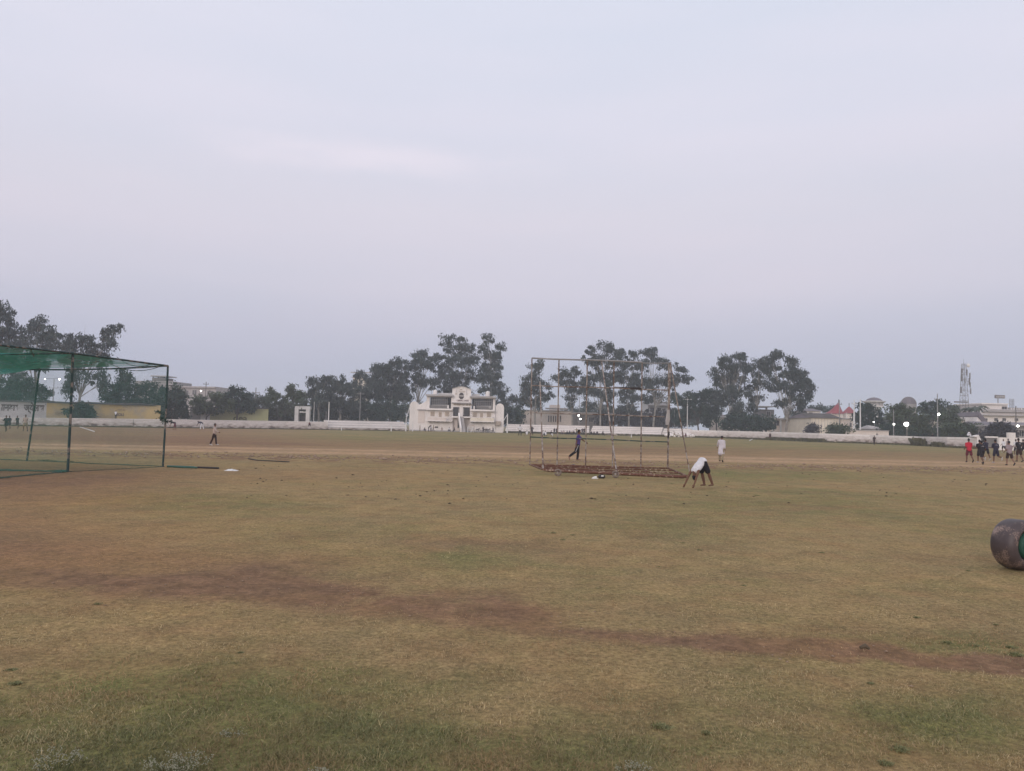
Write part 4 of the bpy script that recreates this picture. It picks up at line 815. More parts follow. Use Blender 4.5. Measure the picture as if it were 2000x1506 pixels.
# side shoulder and rounded wings
def arch(name, x0, x1, top, d0, d1, m_):
    xa, xb = AT(x0, 815, PY).x, AT(x1, 815, PY).x; r_ = (xb - xa) / 2; zt_ = AT((x0 + x1) / 2, top, PY).z; zc = zt_ - r_
    poly = [(xa, -.05), (xb, -.05)] + [((xa + xb) / 2 + r_ * math.cos(t_), zc + r_ * math.sin(t_)) for t_ in np.linspace(0, math.pi, 15)]
    return MB().prism(poly, PY + d0, PY + d1).build(name, M[m_], pav)
arch('rounded_wing', 799.5, 817.2, 784, .1, 1.2, 'white_wall')
q = [AT(817.0, 815, PY).x - 1.7, AT(832.0, 815, PY).x]; z_ = lambda py, px=825: AT(px, py, PY).z
MB().prism([(q[0] + 1.6, -.05), (q[1] - .0, -.05), (q[1], z_(782)), (q[0] + 2.9, z_(786.5)), (q[0] + 1.6, z_(791))], PY + .15, PY + 1.1).build('shoulder_wall', M['white_wall'], pav)
P('ledge', 815.5, 799.5, 834, 800.8, -.45, .1, 'slab'); P('wall_panel', 816.5, 803, 829, 826, -.0, .145, 'pinkish')
arch('rounded_wing', 967.6, 984, 788, .4, 1.4, 'white_wall')
P('debris_pile', 967.8, 823, 978, 831, -.5, .3, 'shutter')
# galleries left and right
for (x0, x1, ty, sgn) in ((832.5, 886, 770.8, 0), (918, 968.5, 774, 1)):
    g0, g1 = (839, 881) if not sgn else (921, 962.5); o = 2 * sgn
    P('roof_slab', x0, ty + o * 0, x1, ty + 3.2, -1.3, 9, 'slab')
    P('pier', x0 + .6, ty + 3.3, g0, 800.8 + o * .3, .05, .7, 'white_wall'); P('pier', g1, ty + 3.3, x1 - 1.2, 800.8 + o * .3, .05, .7, 'white_wall')
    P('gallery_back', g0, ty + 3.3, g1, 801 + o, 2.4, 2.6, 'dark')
    P('beam', g0 - .01, ty + 3.25, g1 + .01, ty + 4.8, .06, .6, 'white_wall')
    P('floor_slab', x0 + .8, 798 + o, x1 - 2, 801.2 + o * 1.1, -1.2, 8, 'white_wall')
    ga, gb_ = (839, 873) if not sgn else (926, 960)
    gw = P('window', ga, ty + 5, gb_, 796.5 + o * .8, 1.5, 1.6, 'mullion')
    nx, ny = 8, 2
    for i in range(nx):
        for j in range(ny):
            wx = (gb_ - ga - 1) / nx; top_ = ty + 5.5; hh = (791 + o - top_) / (ny + .6)
            y0_ = top_ + (0 if j == 0 else hh * .85); y1_ = y0_ + (hh * .7 if j == 0 else hh * 1.6)
            xm_, ym_ = ga + .7 + wx * i, 0
            Xa, Xb = AT(xm_, 785, PY).x, AT(xm_ + wx - .45, 785, PY).x
            MB().box(Xa, PY + 1.44, AT(xm_, y1_, PY).z, Xb, PY + 1.497, AT(xm_, y0_, PY).z).build('pane', M['glass'], gw)
    P('railing_panel', ga - (1 if not sgn else -1), 792 + o * .9, gb_ - .3 + (0 if not sgn else -5), 797.5 + o * .6, .3, .4, 'mid_grey')
    pp = 874.5 if not sgn else 925.0
    P('bollard', pp, 791.5 + o * .8, pp + 2.4, 798 + o, -.9, -.5, 'white_wall')
    wy = 804 + o
    for k, wx0 in enumerate((841, 857, 869.5) if not sgn else (923.5, 937.5, 951)):
        if k == 1: 
            f_ = P('door', wx0 - .5, wy + .5, wx0 + 6.2, wy + 11, -.07, -.003, 'cream'); P('door_leaf', wx0 + .3, wy + 1.5, wx0 + 5.4, wy + 10.8, -.11, -.073, 'shutter', f_)
        else:
            f_ = P('window', wx0 - .6, wy - .4, wx0 + 8.4, wy + 9.2, -.12, -.003, 'cream'); P('shutter', wx0 + .2, wy + .4, wx0 + 7.6, wy + 8.6, -.16, -.123, 'shutter', f_)
    bx0, bx1 = (834.5, 884) if not sgn else (918, 966)
    P('balcony_slab', bx0, 821.5 + o * .6, bx1, 823 + o * .6, -1.6, -.004, 'white_wall'); P('balcony_parapet', bx0 + 1.5, 815.6 + o * .5, bx1 - (12 if not sgn else 1), 821.4 + o * .6, -1.55, -1.4, 'pinkish' if not sgn else 'cream')
    P('handrail', bx0 + 1.5, 814.6 + o * .5, bx1 - 1, 815.5 + o * .5, -1.6, -1.35, 'white_wall')
    for k in range(5): P('bracket', bx0 + 3 + k * 8.4, 823.1 + o * .6, bx0 + 7.2 + k * 8.4, 824.6 + o * .6, -1.1, -.004, 'slab')
P('balcony_rail', 962, 814.5, 965.5, 821, -1.5, -1.36, 'mullion')
# sloping hand rails from the balconies up to the landing
for a_, b2 in (((872, 819), (884, 806)), ((932, 815), (920, 807))):
    pa, pb = AT(*a_, PY), AT(*b2, PY); MB().tube([(pa.x, PY - 1.3, pa.z), (pb.x, PY - 1.0, pb.z)], .06, 5).build('stair_rail', M['mullion'], pav); MB().tube([(pa.x, PY - 1.3, pa.z - .5), (pb.x, PY - 1.0, pb.z - .5)], .05, 5).build('stair_rail', M['mullion'], pav)
# roof parapets, tanks
P('parapet', 854.5, 766.8, 883, 770.7, 2.5, 3.0, 'grey_white'); P('parapet', 920, 768.6, 936, 773.8, 2.5, 3.0, 'grey_white')
# central gable
gx = lambda px: AT(px, 780, PY).x; gz = lambda py, px=901: AT(px, py, PY).z
poly = [(gx(884.5), gz(803)), (gx(918.5), gz(803)), (gx(918.5), gz(786.5)), (gx(919.8), gz(786.3)), (gx(919.8), gz(760.2)), (gx(913), gz(758.3)), (gx(908), gz(756.2)), (gx(901.5), gz(755)), (gx(895), gz(756)), (gx(890), gz(757.8)), (gx(883), gz(760)), (gx(883), gz(786.3)), (gx(884.5), gz(786.5))]
MB().prism(poly[:0] + [(gx(883), gz(787)), (gx(919.8), gz(787.2))] + poly[4:11], PY - .2, PY + .5).build('gable_wall', M['white_wall'], pav)
MB().prism([(x_, z0) for x_, z0 in [(gx(919.9), gz(760.4)), (gx(913), gz(758.4)), (gx(908), gz(756.3)), (gx(901.5), gz(755.1)), (gx(895), gz(756.1)), (gx(890), gz(757.9)), (gx(882.9), gz(760.1)), (gx(882.9), gz(759.3)), (gx(890), gz(757)), (gx(895), gz(755.2)), (gx(901.5), gz(754.2)), (gx(908), gz(755.4)), (gx(913), gz(757.5)), (gx(919.9), gz(759.5))]], PY - .45, PY + .7).build('gable_coping', M['slab'], pav)
P('sill_ledge', 882.5, 786.2, 920, 788, -.9, .6, 'slab')
P('frieze', 884.6, 788.1, 918.4, 795.3, .0, .5, 'white_wall')
for x0, x1 in ((884.6, 884.9), (897.2, 904.2), (917.6, 918.4)): P('door_pier', x0, 795.4, x1, 813.4, .0, .6, 'white_wall')
P('landing', 884, 813.4, 918.5, 816, -1.4, 6, 'white_wall')
for k, (x0, x1) in enumerate(((885, 897.1), (904.3, 917.5))):
    f_ = P('doorway', x0, 795.4, x1, 813.3, .35, .45, 'brown_dark')
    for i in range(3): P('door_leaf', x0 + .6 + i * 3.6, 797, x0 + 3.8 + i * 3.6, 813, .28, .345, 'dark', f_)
    for i in range(5): P('louvre', (x1 - 1.6) if k == 0 else x0 + .3, 798.5 + i * 2.6, (x1 - .2) if k == 0 else x0 + 1.6, 799.6 + i * 2.6, .2, .34, 'white_wall', f_)
# round window with its bars
oc = AT(901.4, 773.5, PY); rr = 4.9 * PY / F
def disc(name, cx, cz, ra, rb, y0, y1, m_, par, n_=8, a0=math.pi / 8): return MB().prism([(cx + ra * math.cos(a0 + 2 * math.pi * k / n_), cz + rb * math.sin(a0 + 2 * math.pi * k / n_)) for k in range(n_)], y0, y1).build(name, M[m_], par)
rw = disc('round_window', oc.x, oc.z, rr * 1.12, rr * 1.5, PY - .25, PY - .203, 'grey_white', pav); disc('pane', oc.x, oc.z, rr, rr * 1.36, PY - .29, PY - .254, 'brown_dark', rw)
MB().box(oc.x - rr * .9, PY - .33, oc.z - .07, oc.x + rr * .9, PY - .294, oc.z + .07).build('glazing_bar', M['white_wall'], rw)
for px in (890.8, 911.2): P('pilaster', px, 761, px + .8, 767.5, -.26, -.203, 'mullion')
fP = lambda x: PY - .2
text('SBI', 898.5, 762, fP, 3.2, M['ink2'], pav); text('TAKYTEE', 895.8, 766, fP, 3.0, M['ink2'], pav)
text('M', 889.3, 771, fP, 4.5, M['ink2'], pav); text('C', 910.5, 771.5, fP, 4.5, M['ink2'], pav)
text('I ORAAL I ARUE', 891.8, 783.6, fP, 4.4, M['ink'], pav, bold=.02, stretch=.75)
fQ = lambda x: PY - .0
text('गरि विकसम मंडळ शिव विभाग', 885.8, 791.8, fQ, 4.4, M['ink2'], pav, bold=.02, stretch=.78)
# stairs coming down towards the field
nst = 17; zt_ = gz(814); x_l0, x_r0 = AT(898.3, 815, PY).x, AT(905.8, 815, PY).x
for k in range(nst):
    zz = zt_ * (1 - k / nst); y0 = PY - 1.4 - .3 * k; sh = .055 * k
    MB().box(x_l0 + sh, y0 - .3, -.02, x_r0 + sh, y0, zz).build('step', M['slab'], pav)
for xa, w_ in ((x_l0 - .35, .33),):
    mb = MB(); ys = [PY - 1.4, PY - 1.4 - .3 * nst]; sh = .055 * nst
    for (h0, h1) in ((0, .95),):
        vs = [(xa, ys[0], zt_ - .6), (xa + w_, ys[0], zt_ - .6), (xa + w_ + sh, ys[1], -.02), (xa + sh, ys[1], -.02), (xa, ys[0], zt_ + .95), (xa + w_, ys[0], zt_ + .95), (xa + w_ + sh, ys[1], .95), (xa + sh, ys[1], .95)]
        mb.add(vs, [(0, 3, 2, 1), (4, 5, 6, 7), (0, 1, 5, 4), (1, 2, 6, 5), (2, 3, 7, 6), (3, 0, 4, 7)])
    mb.build('balustrade', M['white_wall'], pav)
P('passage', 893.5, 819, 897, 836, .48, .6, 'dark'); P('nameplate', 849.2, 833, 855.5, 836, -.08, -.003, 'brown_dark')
P('doorway', 912, 829.5, 926.5, 9999, -.12, -.003, 'pinkish')
P('plinth', 800, 841.0, 967, 9999, -.7, -.17, 'slab')
# rooftop water tanks
def tank(label, px0, px1, y0, y1):
    x = (AT(px0, y0, PY).x + AT(px1, y0, PY).x) / 2; r_ = (px1 - px0) / 2 * PY / F; z0, z1 = AT(px0, y1, PY).z, AT(px0, y0, PY).z
    rt = thing('water_tank', label, 'water tank', (x, PY + 1.2, z0), 'rooftop water tanks on the pavilion')
    lathe(MB(), x, PY + 1.2, [(0, z0), (r_, z0), (r_, z0 + (z1 - z0) * .3), (r_ * .96, z0 + (z1 - z0) * .33), (r_, z0 + (z1 - z0) * .36), (r_, z0 + (z1 - z0) * .66), (r_ * .96, z0 + (z1 - z0) * .7), (r_, z0 + (z1 - z0) * .73), (r_, z1 - .15), (r_ * .6, z1 - .02), (0, z1)], 16).build('barrel', M['white_wall'], rt)
    lathe(MB(), x, PY + 1.2, [(r_ * .35, z1 - .06), (r_ * .35, z1 + .1), (0, z1 + .12)], 12).build('lid', M['white_pole'], rt)
tank('round white water tank on the left roof of the pavilion', 845, 853.3, 761.5, 770.7); tank('round white water tank on the right roof of the pavilion', 948.2, 956.6, 764, 773.9)
for px, y0, y1, lb in ((842.5, 759, 770.7, 'thin rod left of the left roof tank'), (958.8, 757, 773.9, 'thin rod right of the right roof tank')):
    a = AT(px, y1, PY); tag(MB().tube([(a.x, PY + .6, a.z), (a.x, PY + .6, AT(px, y0, PY).z)], .05, 5).build('lightning_rod', M['pole'], None), lb, 'rod')

# ------------------------------------------------------------------ poles, lamps
def pole(name, label, px, ytop, Y, r_=.09, m_='pole', cat='pole', arms=(), lamps=(), lean=0, group=None):
    x = XG(px, Y); h = AT(px, ytop, Y).z; rt = thing(name, label, cat, (x, Y, 0), group)
    MB().tube([(x, Y, -.1), (x + lean * .5, Y, h * .5), (x + lean, Y, h)], [r_, r_ * .85, r_ * .65], 7).build('shaft', M[m_], rt)
    for z_off, half in arms:
        MB().tube([(x + lean - half, Y, h - z_off), (x + lean + half, Y, h - z_off)], r_ * .5, 5).build('cross_arm', M[m_], rt)
        for s_ in (-1, 0, 1):
            mb = MB(); mb.tube([(x + lean + s_ * half * .85, Y, h - z_off), (x + lean + s_ * half * .85, Y, h - z_off + .28)], .045, 5); mb.build('insulator', M['mid_grey'], rt)
    for lx, ly, s_ in lamps:
        q = AT(lx, ly, Y - .5); r2 = s_ * (.6 if s_ < 4 else .72) * Y / F
        MB().tube([(x + lean * q.z / max(h, .1), Y, q.z + r2 * .9), (q.x, q.y, q.z + r2 * .9)], .035, 5).build('lamp_arm', M['pole'], rt)
        hd = MB().box(q.x - r2 * 1.3, q.y - r2 * .5, q.z + r2 * .8, q.x + r2 * 1.3, q.y + r2 * .9, q.z + r2 * 1.15).build('lamp_head', M['mid_grey'], rt)
        MB().ball((q.x, q.y, q.z), (r2, r2, r2), 12, 8).build('bulb', M['lamp'], hd)
    return rt
GP = 'utility poles beyond the wall'
pole('lamp_post', 'lit twin-arm lamp post between the net posts at the left', 101, 741, 142, .1, arms=((1.6, .9),), lamps=((88, 740, 1.6), (116, 740.5, 2.7)), cat='lamp post')
pole('lamp_post', 'pole with one lit lamp before the pale flat-roofed block', 399, 746, 170, .12, m_='mid_grey', lamps=((392.5, 763.5, 2.0),), arms=((.5, .6),), cat='lamp post')
pole('utility_pole', 'dark utility pole with cross arms right of the umbrella shaped tree', 497, 757, 178, .14, m_='mid_grey', arms=((1.2, .9), (2.6, .9)), group=GP, cat='utility pole')
pole('flag_pole', 'thin pale pole beside the white gate frame', 612, 785, 163, .06, m_='white_pole')
pole('flag_pole', 'thicker white pole left of the terrace', 641, 785, 166, .13, m_='white_pole')
pole('flag_pole', 'short stub pole between the two white poles', 636, 803, 166, .07, m_='pole')
pole('utility_pole', 'faint grey pole among the trunks left of the pavilion', 702, 766, 176, .11, arms=((.4, .9),), group=GP, cat='utility pole')
pole('lamp_post', 'grey pole with two stacked lit lamps in the second bay of the frame', 1130.5, 775, 190, .1, arms=((.3, 2.4),), lamps=((1130, 811.5, 2.4), (1133.5, 818.5, 2.2)), cat='lamp post')
pole('utility_pole', 'grey pole just right of the steel frame', 1342, 776, 183, .13, m_='white_pole', arms=((.5, 1.0),), group=GP, cat='utility pole')
pole('lamp_post', 'low pole with a single lit lamp inside the last bay of the frame', 1317, 800, 186, .08, lamps=((1322, 817.5, 2.5),), cat='lamp post')
pole('utility_pole', 'pole rising in front of the taller red tent roof', 1639.5, 781, 155, .12, m_='pole', arms=((.9, .5),), group=GP, cat='utility pole')
pole('bare_pole', 'left of the three bare pale poles, leaning slightly right', 1665.5, 796, 148, .13, m_='white_pole', lean=.28)
pole('bare_pole', 'middle of the three bare pale poles', 1669.5, 781, 150, .12, m_='white_pole', arms=((.8, .5),), lean=-.1)
pole('bare_pole', 'right of the three bare pale poles, the tallest and thickest', 1680.3, 779.5, 150, .15, m_='white_pole')
pole('lamp_post', 'small lit lamp before the drooping dark tree', 1708, 815, 152, .06, lamps=((1706.5, 824.5, 1.8),), cat='lamp post')
pole('lamp_post', 'pole with a lit lamp halfway up, left of the brightest lamp', 1745.5, 800, 135, .09, m_='pole', lamps=((1746, 828.5, 2.5),), cat='lamp post')
pole('lamp_post', 'brightest and largest lamp, in front of the olive tree', 1771.5, 822, 126, .09, m_='mid_grey', lamps=((1770, 828.5, 5.6),), cat='lamp post')
pole('lamp_post', 'tall thin pole with a lit lamp and cross arms left of the telecom mast', 1831.5, 769, 128, .1, m_='pole', arms=((1.0, .5),), lamps=((1833.5, 809, 3.6),), cat='lamp post')
pole('lamp_post', 'dark pole with a lit lamp at the right edge', 1985, 793, 120, .12, m_='mid_grey', lamps=((1988, 832, 3.2),), cat='lamp post')
pole('practice_post', 'white braced post at the right end of the pavilion', 990.5, 808, 182, .17, m_='white_pole')
x = XG(990.5, 181.8); tag(MB().tube([(x - 1.1, 181.8, 2.6), (x - .1, 181.8, AT(990, 811, 181.8).z)], .08, 5).build('brace_pole', M['white_pole'], None), 'slanting white brace leaning on the post right of the pavilion', 'brace')
x = XG(791.5, 171); tag(MB().tube([(x, 171, -.05), (x + .15, 171, 2.9), (x + .9, 171.4, AT(799, 792, 171).z)], [.1, .08, .06], 6).build('bent_pole', M['white_pole'], None), 'bent white pole leaning toward the left wing of the pavilion', 'pole')
pole('white_post', 'thin tall white post left of the pavilion wing', 793, 810, 168, .07, m_='white_pole'); pole('white_post', 'short thick white post at the pavilion corner', 806, 825, 171, .12, m_='white_pole')
for px, yt in ((667, 833), (764, 828), (623, 834)):
    pass
pole('white_post', 'white stub post at the terrace foot below the dark hedge', 764, 829, 164, .13, m_='white_pole'); pole('white_post', 'white stub post at the left end of the terrace', 667, 832, 160, .12, m_='white_pole')
pole('white_post', 'white stub post behind the fifth frame post', 1233, 848, 150, .1, m_='white_pole')
# goal frame and handcart by the pavilion stairs
gf_ = thing('goal_frame', 'small white tubular goal frame at the foot of the pavilion stairs', 'goal', (XG(919, 176), 176, 0))
xa, xb = XG(913.5, 176), XG(924, 176); hh = AT(918, 834, 176).z
for a_, b2 in (((xa, 176, 0), (xa, 176, hh)), ((xb - .5, 175.4, 0), (xb, 176, hh)), ((xa, 176, hh), (xb, 176, hh)), ((xa, 177.2, 0), (xa, 176, hh)), ((xb, 177.2, 0), (xb, 176, hh)), ((xa, 176.4, hh * .7), (xb, 176.4, hh * .7))): MB().tube([a_, b2], .07, 6).build('tube', M['white_pole'], gf_)
# parked motorcycles by the pavilion
def moto(label, px, Y, rz):
    x0 = XG(px, Y); rt = thing('motorcycle', label, 'motorcycle', (x0, Y, 0), 'motorcycles parked before the pavilion'); c_, s_ = math.cos(rz), math.sin(rz)
    T_ = lambda u, v, w: (x0 + u * c_ - v * s_, Y + u * s_ + v * c_, w)
    for u in (-.62, .62):
        pts = [T_(u + .29 * math.cos(a), 0, .3 + .29 * math.sin(a)) for a in np.linspace(0, 2 * math.pi, 17)]; w_ = MB().tube(pts, .05, 6, cap=False).build('wheel', M['dark'], rt)
        MB().tube([T_(u, -.08, .3), T_(u, .08, .3)], .09, 8).build('hub', M['pole'], w_)
    MB().tube([T_(-.5, 0, .72), T_(-.1, 0, .72)], [.11, .12], 8).build('seat', M['dark'], rt); MB().tube([T_(-.08, 0, .74), T_(.15, 0, .8), T_(.32, 0, .76)], [.1, .16, .09], 8).build('fuel_tank', M['brown_dark'], rt)
    MB().tube([T_(-.15, 0, .42), T_(.2, 0, .42)], .16, 8).build('engine', M['mid_grey'], rt); MB().tube([T_(.62, 0, .3), T_(.45, 0, .75), T_(.38, 0, .98)], .04, 6).build('fork', M['pole'], rt); MB().tube([T_(.36, -.35, 1.0), T_(.4, 0, .96), T_(.36, .35, 1.0)], .025, 5).build('handlebar', M['dark'], rt)
    MB().tube([T_(-.62, 0, .3), T_(-.3, 0, .62)], .04, 5).build('frame_tube', M['mid_grey'], rt)
moto('dark motorcycle nearest the goal frame before the pavilion', 934, 178, .3); moto('dark motorcycle in the middle of the short row before the pavilion', 948, 179, -.4); moto('dark motorcycle at the right end of the row before the pavilion', 954.5, 178, .5)


# ------------------------------------------------------------------ wheeled steel sightscreen frame
def wl_(a, b_, q): return Vector(a) + (Vector(b_) - Vector(a)) * q
ss = thing('sightscreen_frame', 'tall bare steel sightscreen frame standing on a rusty wheeled base', 'sightscreen', (3.4, 30, 0))
BL = Vector((GR(1034, 0 + 912).x, 0, 0)); Yb0, Yb1 = 31.9, 31.4
bl_ = Vector((XG(1034.5, Yb0), Yb0, .2)); br_ = Vector((XG(1304, Yb1), Yb1, .2)); fl_ = Vector((XG(1060, 28.4), 28.4, .2)); fr_ = Vector((XG(1341, 27.2), 27.2, .14))
qs = [(1034.5, 0), (1088.5, .2), (1144.5, .408), (1197, .603), (1252, .807), (1303.5, .998)]
Ht = lambda q: AT(1038 + 270 * q, 699.5 + 11 * q, Yb0 + (Yb1 - Yb0) * q).z
for px, q in qs:
    p = wl_(bl_, br_, q); p.z = .17; MB().tube([p, (p.x + rnd.uniform(-.01, .01), p.y, 2.2), (p.x, p.y, Ht(q))], .027 if q > .1 else .025, 7).build('post', M['steel'], ss)
def rail(yl, yr, r_, m_, q0=0, q1=1, dy=0):
    pts = []
    for q in np.linspace(q0, q1, 6):
        Yq = Yb0 + (Yb1 - Yb0) * q; p = AT(1036 + 270 * q, yl + (yr - yl) * q, Yq); pts.append((wl_(bl_, br_, q).x, Yq - .055 + dy, p.z - .012 * math.sin(q * 9)))
    MB().tube(pts, r_, 6).build('rail', m_, ss)
rail(699.5, 709.5, .035, M['pole'], 0, .81); rail(709.3 - .6, 710.5 - 1.4, .02, M['pole'], .81, 1); rail(753, 762, .026, M['steel']); rail(806, 814, .024, M['steel'], .01, .97); rail(853.5, 863, .026, M['net_steel'])
mb = MB(); mb.tube([(wl_(bl_, br_, .605).x, Yb0 - .2, AT(1200, 757.0, 31.6).z), (wl_(bl_, br_, .8).x, Yb1 - .05, AT(1253, 759.0, 31.5).z)], .045, 6); mb.build('lashed_bar', M['dark'], ss)
# raking struts
p = AT(1055, 745, 31); MB().tube([(fl_.x + .02, 28.6, .2), (p.x, 31.2, p.z)], [.03, .026], 7).build('strut', M['steel'], ss)
p = AT(1175, 705.5, Yb0 - .1); g_ = GR(1203.5, 929); MB().tube([(XG(1204, 27.9), 27.9, .22), wl_((XG(1204, 27.9), 27.9, .22), (p.x, p.y, p.z), .5), (p.x, p.y, p.z)], [.030, .030, .025], 7).build('strut', M['steel'], ss)
p = AT(1308.8, 708, Yb1 - .06); MB().tube([(XG(1347, 30.6), 30.6, .08), (p.x, p.y, p.z)], [.022, .028], 7).build('strut', M['steel'], ss)
MB().tube([(br_.x - .02, Yb1 - .12, .3), (br_.x + .03, Yb1 - .14, Ht(1))], .028, 6).build('strut', M['steel'], ss)
# base chassis
for a, b_, r_, zo in ((bl_, br_, .035, 0), (fl_, fr_, .05, 0), (bl_, fl_, .04, .01), (br_, fr_, .04, .02)):
    d_ = Vector(b_) - Vector(a); MB().tube([wl_(a, b_, 0) + Vector((0, 0, zo)), wl_(a, b_, 1) + Vector((0, 0, zo))], r_, 4).build('chassis_rail', M['frame_rust'], ss)
for q in (.3, .62): MB().tube([wl_(bl_, fl_, q), wl_(br_, fr_, q)], .03, 4).build('floor_rail', M['frame_rust'], ss)
for q in (.2, .4, .6, .8): MB().tube([wl_(bl_, br_, q) + Vector((0, 0, -.02)), wl_(fl_, fr_, q) + Vector((0, 0, -.02))], .022, 4).build('cross_rail', M['frame_rust'], ss)
mb = MB(); q0, q1 = wl_(fl_, fr_, .02), wl_(fl_, fr_, .98); mb.tube([q0 - Vector((0, .04, .02)), q1 - Vector((0, .04, .02))], .05, 4); mb.build('rust_beam', M['frame_rust'], ss)
for px, Yw in ((1089.5, 28.0), (1202, 27.7), (1120, 31.9), (1240, 31.6)):
    x = XG(px, Yw); n_ = 14; rw_ = .135
    pts = [(x + rw_ * .78 * math.cos(a), Yw, rw_ + rw_ * .78 * math.sin(a)) for a in np.linspace(0, 2 * math.pi, n_ + 1)]
    w_ = MB().tube(pts, .035, 6, cap=False).build('wheel', M['rubber'], ss); MB().tube([(x, Yw - .05, rw_), (x, Yw + .06, rw_)], .045, 8).build('hub', M['steel'], w_)
    for k in range(5): MB().tube([(x, Yw, rw_), (x + rw_ * .75 * math.cos(k * 1.257), Yw, rw_ + rw_ * .75 * math.sin(k * 1.257))], .012, 4).build('spoke', M['steel'], w_)
# cloth hanging on the last post
def cloth(name, label, pts, Y, mtl, cat='cloth'):
    mb = MB(); vs = []; fs = []; n_ = 7
    for i, (px0, px1, py) in enumerate(pts):
        for k in range(n_):
            q = k / (n_ - 1); p = AT(px0 + (px1 - px0) * q, py, Y); vs.append((p.x, Y + .04 * math.sin(k * 2.1 + i), p.z))
    for i in range(len(pts) - 1):
        for k in range(n_ - 1): fs.append((i * n_ + k, i * n_ + k + 1, (i + 1) * n_ + k + 1, (i + 1) * n_ + k))
    b0 = len(vs); vs2 = [(x, y + .015, z) for x, y, z in vs]; mb.add(vs, fs, True); mb.add(vs2, [f_[::-1] for f_ in fs], True)
    return tag(mb.build(name, mtl, None), label, cat)
cloth('hanging_cloth', 'dirty pale cloth knotted on the last post of the steel frame', [(1303, 1307, 800), (1302, 1308.5, 810), (1300.5, 1309, 820), (1300, 1306.5, 830)], 31.15, M['slab'])
cloth('hanging_cloth', 'dark rag tied low on the last post of the steel frame', [(1305.5, 1308, 843), (1304.5, 1308.5, 849), (1304, 1306.5, 856)], 31.2, M['dark'])
# bare dirt litter under the frame: bag and shoes
x = XG(1173, 27.6)
sb = thing('black_bag', 'small black bag with a white flap under the front rail of the steel frame', 'bag', (x, 27.3, 0)); MB().ball((x, 27.3, .06), (.13, .09, .08), 12, 7, -.7).build('body', M['dark'], sb); MB().box(x - .02, 27.2, .07, x + .06, 27.24, .12).build('flap', M['white_pole'], sb)
sh = thing('white_shoe', 'single white shoe lying beside the black bag', 'shoe', (x - .28, 27.1, 0)); MB().tube([(x - .34, 27.1, .03), (x - .27, 27.12, .04), (x - .2, 27.14, .05)], [.022, .035, .04], 8).build('upper', M['white_pole'], sh); MB().box(x - .37, 27.06, 0, x - .15, 27.17, .018).build('sole', M['white_pole'], sh)

# ------------------------------------------------------------------ cricket practice net on the left
def netmat(name, col, cov):
    m = bpy.data.materials.new(name); m.use_nodes = True; n = m.node_tree.nodes; l = m.node_tree.links.new; b = n['Principled BSDF']; b.inputs['Base Color'].default_value = (*col, 1); b.inputs['Roughness'].default_value = .6
    tr_ = n.new('ShaderNodeBsdfTransparent'); mx_ = n.new('ShaderNodeMixShader'); g_ = n.new('ShaderNodeNewGeometry'); no = n.new('ShaderNodeTexNoise'); no.inputs['Scale'].default_value = 1.6; no.inputs['Detail'].default_value = 4; l(g_.outputs['Position'], no.inputs['Vector'])
    mr = n.new('ShaderNodeMapRange'); mr.inputs[1].default_value = .3; mr.inputs[2].default_value = .7; mr.inputs[3].default_value = cov * .6; mr.inputs[4].default_value = cov * 1.4; l(no.outputs[0], mr.inputs[0])
    l(mr.outputs[0], mx_.inputs[0]); l(tr_.outputs[0], mx_.inputs[1]); l(b.outputs[0], mx_.inputs[2]); l(mx_.outputs[0], n['Material Output'].inputs[0]); return m
M['net'] = netmat('green_netting', (.04, .25, .19), .075); M['net_roof'] = netmat('green_roof_netting', (.02, .50, .46), .6); M['net_hem'] = netmat('bunched_netting', (.018, .10, .07), .6)
pA = GR(132, 922); pB = GR(318, 912); pC = GR(52, 900); pD = Vector((XG(-60, 20.5), 20.5, 0))
tA, tB, tC = AT(142.5, 690, pA.y), AT(328, 714.5, pB.y), AT(77, 722, pC.y); tD = AT(-60, 667, 20.5)
pn = thing('practice_net', 'green netted cricket practice cage on weathered posts at the left edge', 'practice net', (pA.x, pA.y, 0))
def post(a, b_, r_): MB().tube([a - Vector((0, 0, .1)), (a + b_) / 2 + Vector((.015, 0, 0)), b_], r_, 8).build('post', M['net_steel'], pn)
post(pA, tA, .042); post(pB, tB, .038); post(pC, tC, .036); post(pD, tD, .045)
def beam(a, b_, r_, sag=.0, n_=6, name='beam', m_='net_steel'):
    pts = [wl_(a, b_, q) - Vector((0, 0, sag * 4 * q * (1 - q))) for q in np.linspace(0, 1, n_)]; MB().tube(pts, r_, 7).build(name, M[m_], pn); return pts
beam(tD, tA, .034); beam(tA, tB, .034)
tL = Vector((XG(-300, 24.4), 24.5, tA.z + .02)); tC2 = tC + (tC - tB) * .9; tC2.z = tC.z
eL = AT(-200, 694, 24.3); beam(tA, eL, .03); beam(tB, tC, .032, .05); beam(tC, tC2, .032)
pS = AT(60, 681, 22.9); beam(tC, pS, .022)
eC = pC + (pC - pB) * .9
def sheet(name, quad, m_, nu=14, nv=8, sag=.0, billow=.0, label=None):
    a, b_, c_, d_ = [Vector(q) for q in quad]; vs = []; fs = []
    for j in range(nv + 1):
        for i in range(nu + 1):
            u, v = i / nu, j / nv; p = (a * (1 - u) + b_ * u) * (1 - v) + (d_ * (1 - u) + c_ * u) * v
            p.z -= sag * 16 * u * (1 - u) * v * (1 - v); p.y += billow * math.sin(u * 9 + v * 3) * v * (1 - v) * 4; vs.append(p)
    for j in range(nv):
        for i in range(nu): fs.append((j * (nu + 1) + i, j * (nu + 1) + i + 1, (j + 1) * (nu + 1) + i + 1, (j + 1) * (nu + 1) + i))
    mb = MB(); mb.add(vs, fs, True); return mb.build(name, m_, pn)
